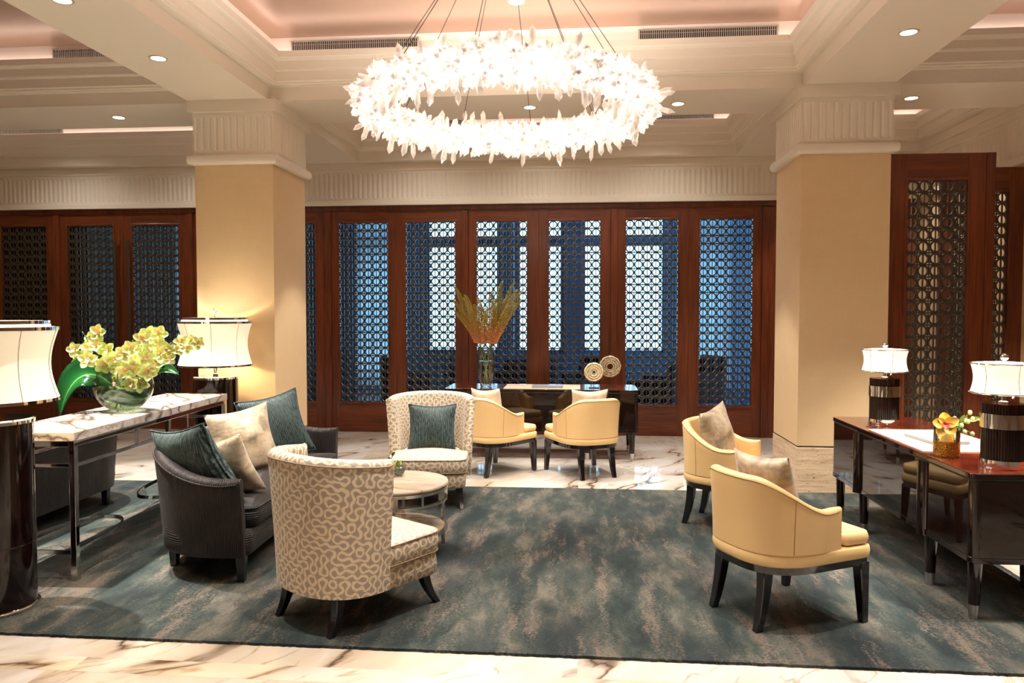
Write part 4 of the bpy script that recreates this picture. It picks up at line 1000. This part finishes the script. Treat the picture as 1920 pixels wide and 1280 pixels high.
# ---- tall vase with foxtail lilies on the back desk
VX, VY = -1.016, 8.15
t = thing('glass_vase', 'tall clear glass vase holding the foxtail lilies on the back desk', 'vase', (VX, VY, ZD2))
pr = [(.060, .004), (.066, .03), (.088, .13), (.101, .22), (.104, .30), (.098, .37), (.086, .425)]
MB().lathe([(0, .004), (.058, .003)]+pr, 40).build('glass', 'vase_glass', t, smooth=180).data
MB().tube([(.086*math.cos(2*PI*k/40), .086*math.sin(2*PI*k/40), .425) for k in range(40)], .0022, 6, True).build('rim', 'vase_glass', t, smooth=180)
MB().lathe([(0, .275), (.1005, .2752), (.101, .277), (.0, .276)], 40).build('water', 'water', t, smooth=50)
rnd = random.Random(4)
for tx, ty, tz in FOX+[(-.06, -.05, .98), (.03, .03, 1.02), (.10, -.06, .92), (-.11, .04, .9), (.0, -.08, .85), (.15, .02, .97)]:
    f = thing('foxtail_lily', 'yellow-green foxtail lily spike with orange base, in the tall vase', 'flower', (VX, VY, ZD2), group='foxtail lilies in the tall vase')
    a = math.atan2(ty, tx)+rnd.uniform(-.4, .4); b0 = Vector((-math.cos(a)*.035, -math.sin(a)*.03, .02)); rim = Vector((.055*math.cos(math.atan2(ty, tx)), .055*math.sin(math.atan2(ty, tx)), .42)); tip = Vector((tx, ty, tz))
    def bez(u):
        if u < .4: return b0.lerp(rim, u/.4)
        v = (u-.4)/.6; c1 = rim+(rim-b0)*.55+Vector((tx*.25, ty*.25, .05)); c2 = tip-Vector((tx*.18, ty*.1, .14)); bend = Vector((math.copysign(.03, tx)*v**6, 0, 0))
        return rim*(1-v)**3+c1*3*v*(1-v)**2+c2*3*v*v*(1-v)+tip*v**3+bend
    MB().tube([bez(k/16) for k in range(17)], [.0042-.0028*k/16 for k in range(17)], 6).build('stem', 'stem_light', f, smooth=180)
    mb = MB(); n = 420
    for k in range(n):
        v = (k/n)**.85; u = .43+.57*v; c = bez(u); rr = .044*(1-v)**.55+.008; th = k*2.39996; d = Vector((math.cos(th), math.sin(th), .35)).normalized()
        p = c+d*rr*rnd.uniform(.6, 1.0); s_ = .0072*(1-.45*v)*rnd.uniform(.8, 1.3)*(1.25 if v < .25 else 1)
        x = d.orthogonal().normalized(); y = d.cross(x)
        mb.add([p+d*s_*1.4, p+x*s_, p-x*s_*.5+y*s_*.87, p-x*s_*.5-y*s_*.87, p-d*s_*1.2], [(0, 1, 2), (0, 2, 3), (0, 3, 1), (4, 2, 1), (4, 3, 2), (4, 1, 3)])
    mb.build('flower_spike', 'foxtail_floret', f, smooth=0)

# ---- orchid bowl on the console
OX, OY, OZ = -3.157, 4.93, .872
t = thing('glass_bowl_vase', 'round clear glass fishbowl vase of orchids on the marble console', 'vase', (OX, OY, OZ))
rs = .192
def sph(r, a0, a1, n, z=.155): return [(r*math.sin(a0+(a1-a0)*k/n), z*1.0-r*.94*math.cos(a0+(a1-a0)*k/n)+.03) for k in range(n+1)]
A0, A1 = .28, 2.52
z_off = rs*.94*math.cos(A0)-.03-.155
out_ = [(r, z+z_off) for r, z in sph(rs, A0, A1, 18)]; inn = [(max(r-.005, .001), z+z_off+(.006 if k == 18 else 0)) for k, (r, z) in enumerate(sph(rs-.004, A0, A1, 18)[::-1])]
MB().lathe([(0, 0)]+out_, 56).build('glass', 'vase_glass', t, smooth=180)
rr_, zr_ = out_[-1]
MB().tube([(rr_*math.cos(2*PI*k/48), rr_*math.sin(2*PI*k/48), zr_) for k in range(48)], .003, 6, True).build('rim', 'vase_glass', t, smooth=180)
wr_ = max(r for r, z in out_ if z < .19)-.012
MB().lathe([(0, .186), (wr_, .1862), (wr_+.003, .188), (0, .187)], 48).build('water', 'water', t, smooth=60)
rnd = random.Random(9)
spr = {'L': ('left spray of yellow-green orchids arching over the fishbowl vase', [(0.03, 0, .02), (-.03, -.02, .18), (-.12, -.03, .33), (-.22, -.03, .46), (-.27, -.04, .55)]),
       'M': ('middle spray of yellow-green orchids rising from the fishbowl vase', [(-.04, .02, .02), (0, 0, .2), (.02, -.01, .36), (.07, -.02, .47), (.16, -.03, .56)]),
       'R': ('long right spray of yellow-green orchids reaching toward the far lampshade', [(-.05, -.02, .02), (.03, 0, .22), (.14, 0, .36), (.27, 0, .44), (.43, 0, .50)]),
       'C': ('short central cluster of yellow-green orchids at the mouth of the fishbowl vase', [(.02, .03, .02), (0, -.03, .15), (0, -.07, .24), (.03, -.09, .32)])}
for g, (lab, pts) in spr.items():
    f = thing('orchid_spray', lab, 'flowers', (OX, OY, OZ), group='orchid sprays in the fishbowl vase')
    P = [Vector(p) for p in pts]; path = []
    for i in range(len(P)-1):
        for k in range(5):
            u = k/5; p0 = P[max(i-1, 0)]; p1 = P[i]; p2 = P[i+1]; p3 = P[min(i+2, len(P)-1)]
            path.append(.5*((2*p1)+(-p0+p2)*u+(2*p0-5*p1+4*p2-p3)*u*u+(-p0+3*p1-3*p2+p3)*u**3))
    path.append(P[-1])
    mb = MB().tube(path, [.006-.004*k/len(path) for k in range(len(path))], 7)
    for gg, x, y, z in ORCH:
        if gg != g: continue
        c = Vector((x, y, z)); near = min(path, key=lambda q: (q-c).length)
        mb.tube([near, (near+c)/2+Vector((0, .01, .012)), c+Vector((0, .01, 0))], .002, 5)
    mb.build('stem', 'stem_green', f, smooth=180)
    for gg, x, y, z in ORCH:
        if gg != g: continue
        c = Vector((x, y, z)); o = c-Vector((0, 0, .3)); face = Vector((c.x*1.2+.45+rnd.uniform(-.35, .35), -1.3, rnd.uniform(-.2, .45)))
        blossom(f, c, face, rnd.uniform(.105, .13)*(.75 if g == 'R' and x > .33 else 1), rnd)
def big_leaf(pts, W, label, up):
    mb = MB(); n = 16; P = [Vector(p) for p in pts]; vs = []; uvs = []
    def bz(u): return P[0]*(1-u)**3+P[1]*3*u*(1-u)**2+P[2]*3*u*u*(1-u)+P[3]*u**3
    for i in range(n+1):
        u = i/n; c = bz(u); d = (bz(min(u+.02, 1))-bz(max(u-.02, 0))).normalized(); s_ = d.cross(Vector(up)).normalized(); nn = s_.cross(d)
        w_ = W*.5*(math.sin(PI*min(1, max(0, (u-.12)/.88))**.8) if u > .12 else 0)+.004*(1-u)
        for j in range(-4, 5): q_ = j/4; vs.append(c+s_*w_*q_+nn*(abs(q_)**1.3*w_*.35)); uvs.append(((q_+1)/2, u))
    fs = [(i*9+j, i*9+j+1, (i+1)*9+j+1, (i+1)*9+j) for i in range(n) for j in range(8)]
    mb.add(vs, fs, [[uvs[k] for k in f] for f in fs]); o = mb.build('leaf', 'glossy_leaf', smooth=180); o.location = (OX, OY, OZ)
    o.modifiers.new('thick', 'SOLIDIFY').thickness = .0015
    tag(o, label, 'leaf')
big_leaf([(.0, -.02, .10), (-.18, -.06, .38), (-.33, -.14, .26), (-.36, -.16, -.045)], .25, 'large glossy dark green leaf drooping over the left of the fishbowl vase', (-.3, -1, .5))
big_leaf([(.06, .0, .12), (.16, .02, .30), (.30, .0, .34), (.42, -.02, .25)], .11, 'pointed green leaf leaning out to the right of the fishbowl vase', (.1, -1, .7))
lf = MB(); rnd = random.Random(2)
for k in range(9):
    a = 2*PI*k/9; pts = [(.13*math.cos(a+q_*.22), .13*math.sin(a+q_*.22), .07+.012*k+.01*math.sin(q_)) for q_ in range(9)]; lf.tube(pts, .008, 6)
o = lf.build('foliage', 'stem_light', smooth=180); o.location = (OX, OY, OZ); tag(o, 'coiled green stems wound inside the fishbowl vase under water', 'stems')
mb = MB(); vs = []; uvs = []
for k in range(25):
    a = R(200)+R(220)*k/24; hh = .05*math.sin(PI*k/24)**.6
    for j in range(5): vs.append((.158*math.cos(a)*(1-.06*abs(j-2)), .158*math.sin(a)*(1-.06*abs(j-2)), .105+.02*math.sin(k*.3)+hh*(j-2)/2)); uvs.append((j/4, k/24))
fs = [(k*5+j, k*5+j+1, (k+1)*5+j+1, (k+1)*5+j) for k in range(24) for j in range(4)]
mb.add(vs, fs, [[uvs[q] for q in f] for f in fs]); o = mb.build('leaf', 'glossy_leaf', smooth=180); o.location = (OX, OY, OZ); o.modifiers.new('thick', 'SOLIDIFY').thickness = .0015
tag(o, 'dark green leaf curled around inside the fishbowl vase', 'leaf')
# greenery of the tiny bowl
f = thing('succulent', 'tiny succulent with a curling sprig in the small glass bowl', 'plant', (-1.19, 4.82, .489))
for k in range(12):
    a = k*2.4; r = .006+.0026*k; mb = MB(); petal(mb, Vector((r*math.cos(a), r*math.sin(a), .048)), Vector((math.cos(a)*.5, math.sin(a)*.5, 1)), Vector((-math.cos(a), -math.sin(a), .3)), .036, .018); mb.build('leaf', 'orchid_petal' if k % 2 else 'stem_light', f, smooth=180)
MB().tube([(-.03, 0, .04), (-.042, 0, .08), (-.038, 0, .11), (-.025, 0, .135)], .003, 6).build('stem', 'stem_green', f, smooth=180)
for z, dx in ((.085, -.03), (.12, .03)):
    mb = MB(); petal(mb, Vector((-.04, 0, z)), Vector((dx, 0, .03)), Vector((0, -1, .2)), .035, .02); mb.build('leaf', 'stem_green', f, smooth=180)

# ---- lounge furniture beyond the lattice
def lounge_chair():
    t = thing('lounge_armchair', None, 'armchair')
    plan = fillet([(.34, -.38), (-.34, -.40), (-.34, .40), (.34, .38)], [0, .12, .12, 0], 8)
    mb, e, ei = shell(plan, .14, lambda u: .62+.26*(1-sstep(.38, .5, abs(u))), .11, flare=.03, n=50); mb.build('backrest', 'navy_velvet', t, smooth=60)
    pad(fillet([(.36, -.28), (-.24, -.28), (-.24, .28), (.36, .28)], .04, 5, True), .22, .44, .03, .03, n=40).build('seat', 'navy_velvet', t, smooth=50)
    for x in (-.28, .28):
        for y in (-.3, .3): leg(x, y, 0, 0, .16, .022, .016).build('leg', 'black_wood', t)
    return t
lc = lounge_chair(); lc['group'] = 'navy lounge armchairs beyond the lattice'
spots = [(-2.75, 11.6, 20, 'behind the second lattice door of the centre wall'), (-1.75, 12.6, -60, 'beyond the flower vase, deep in the blue lounge'), (-.75, 11.3, 100, 'just behind the middle of the back desk, through the lattice'),
         (.25, 11.9, -120, 'behind the disc sculptures, through the lattice'), (1.15, 11.0, 160, 'behind the fifth lattice door of the centre wall'), (1.9, 12.2, 200, 'behind the last lattice door of the centre wall'), (-6.6, 11.8, -30, 'behind the far left lattice doors')]
for i, (x, y, a, l) in enumerate(spots):
    if i == 0: lc.location = (x, y, 0); lc.rotation_euler = (0, 0, R(a)); lc['label'] = 'navy lounge armchair '+l
    else: dup(lc, (x, y, 0), R(a), 'navy lounge armchair '+l)
for x, y, l in ((-2.2, 13.6, 'low round dark table in the blue lounge behind the second lattice door'), (.6, 13.6, 'low round dark table in the blue lounge right of the disc sculptures')):
    t = thing('coffee_table', l, 'table', (x, y, 0)); MB().lathe([(0, .42), (.32, .42), (.32, .45), (0, .45)], 32).build('tabletop', 'black_lacquer', t); MB().lathe([(.2, 0), (.2, .02), (.03, .03), (.03, .42)], 20).build('pedestal', 'black_lacquer', t)
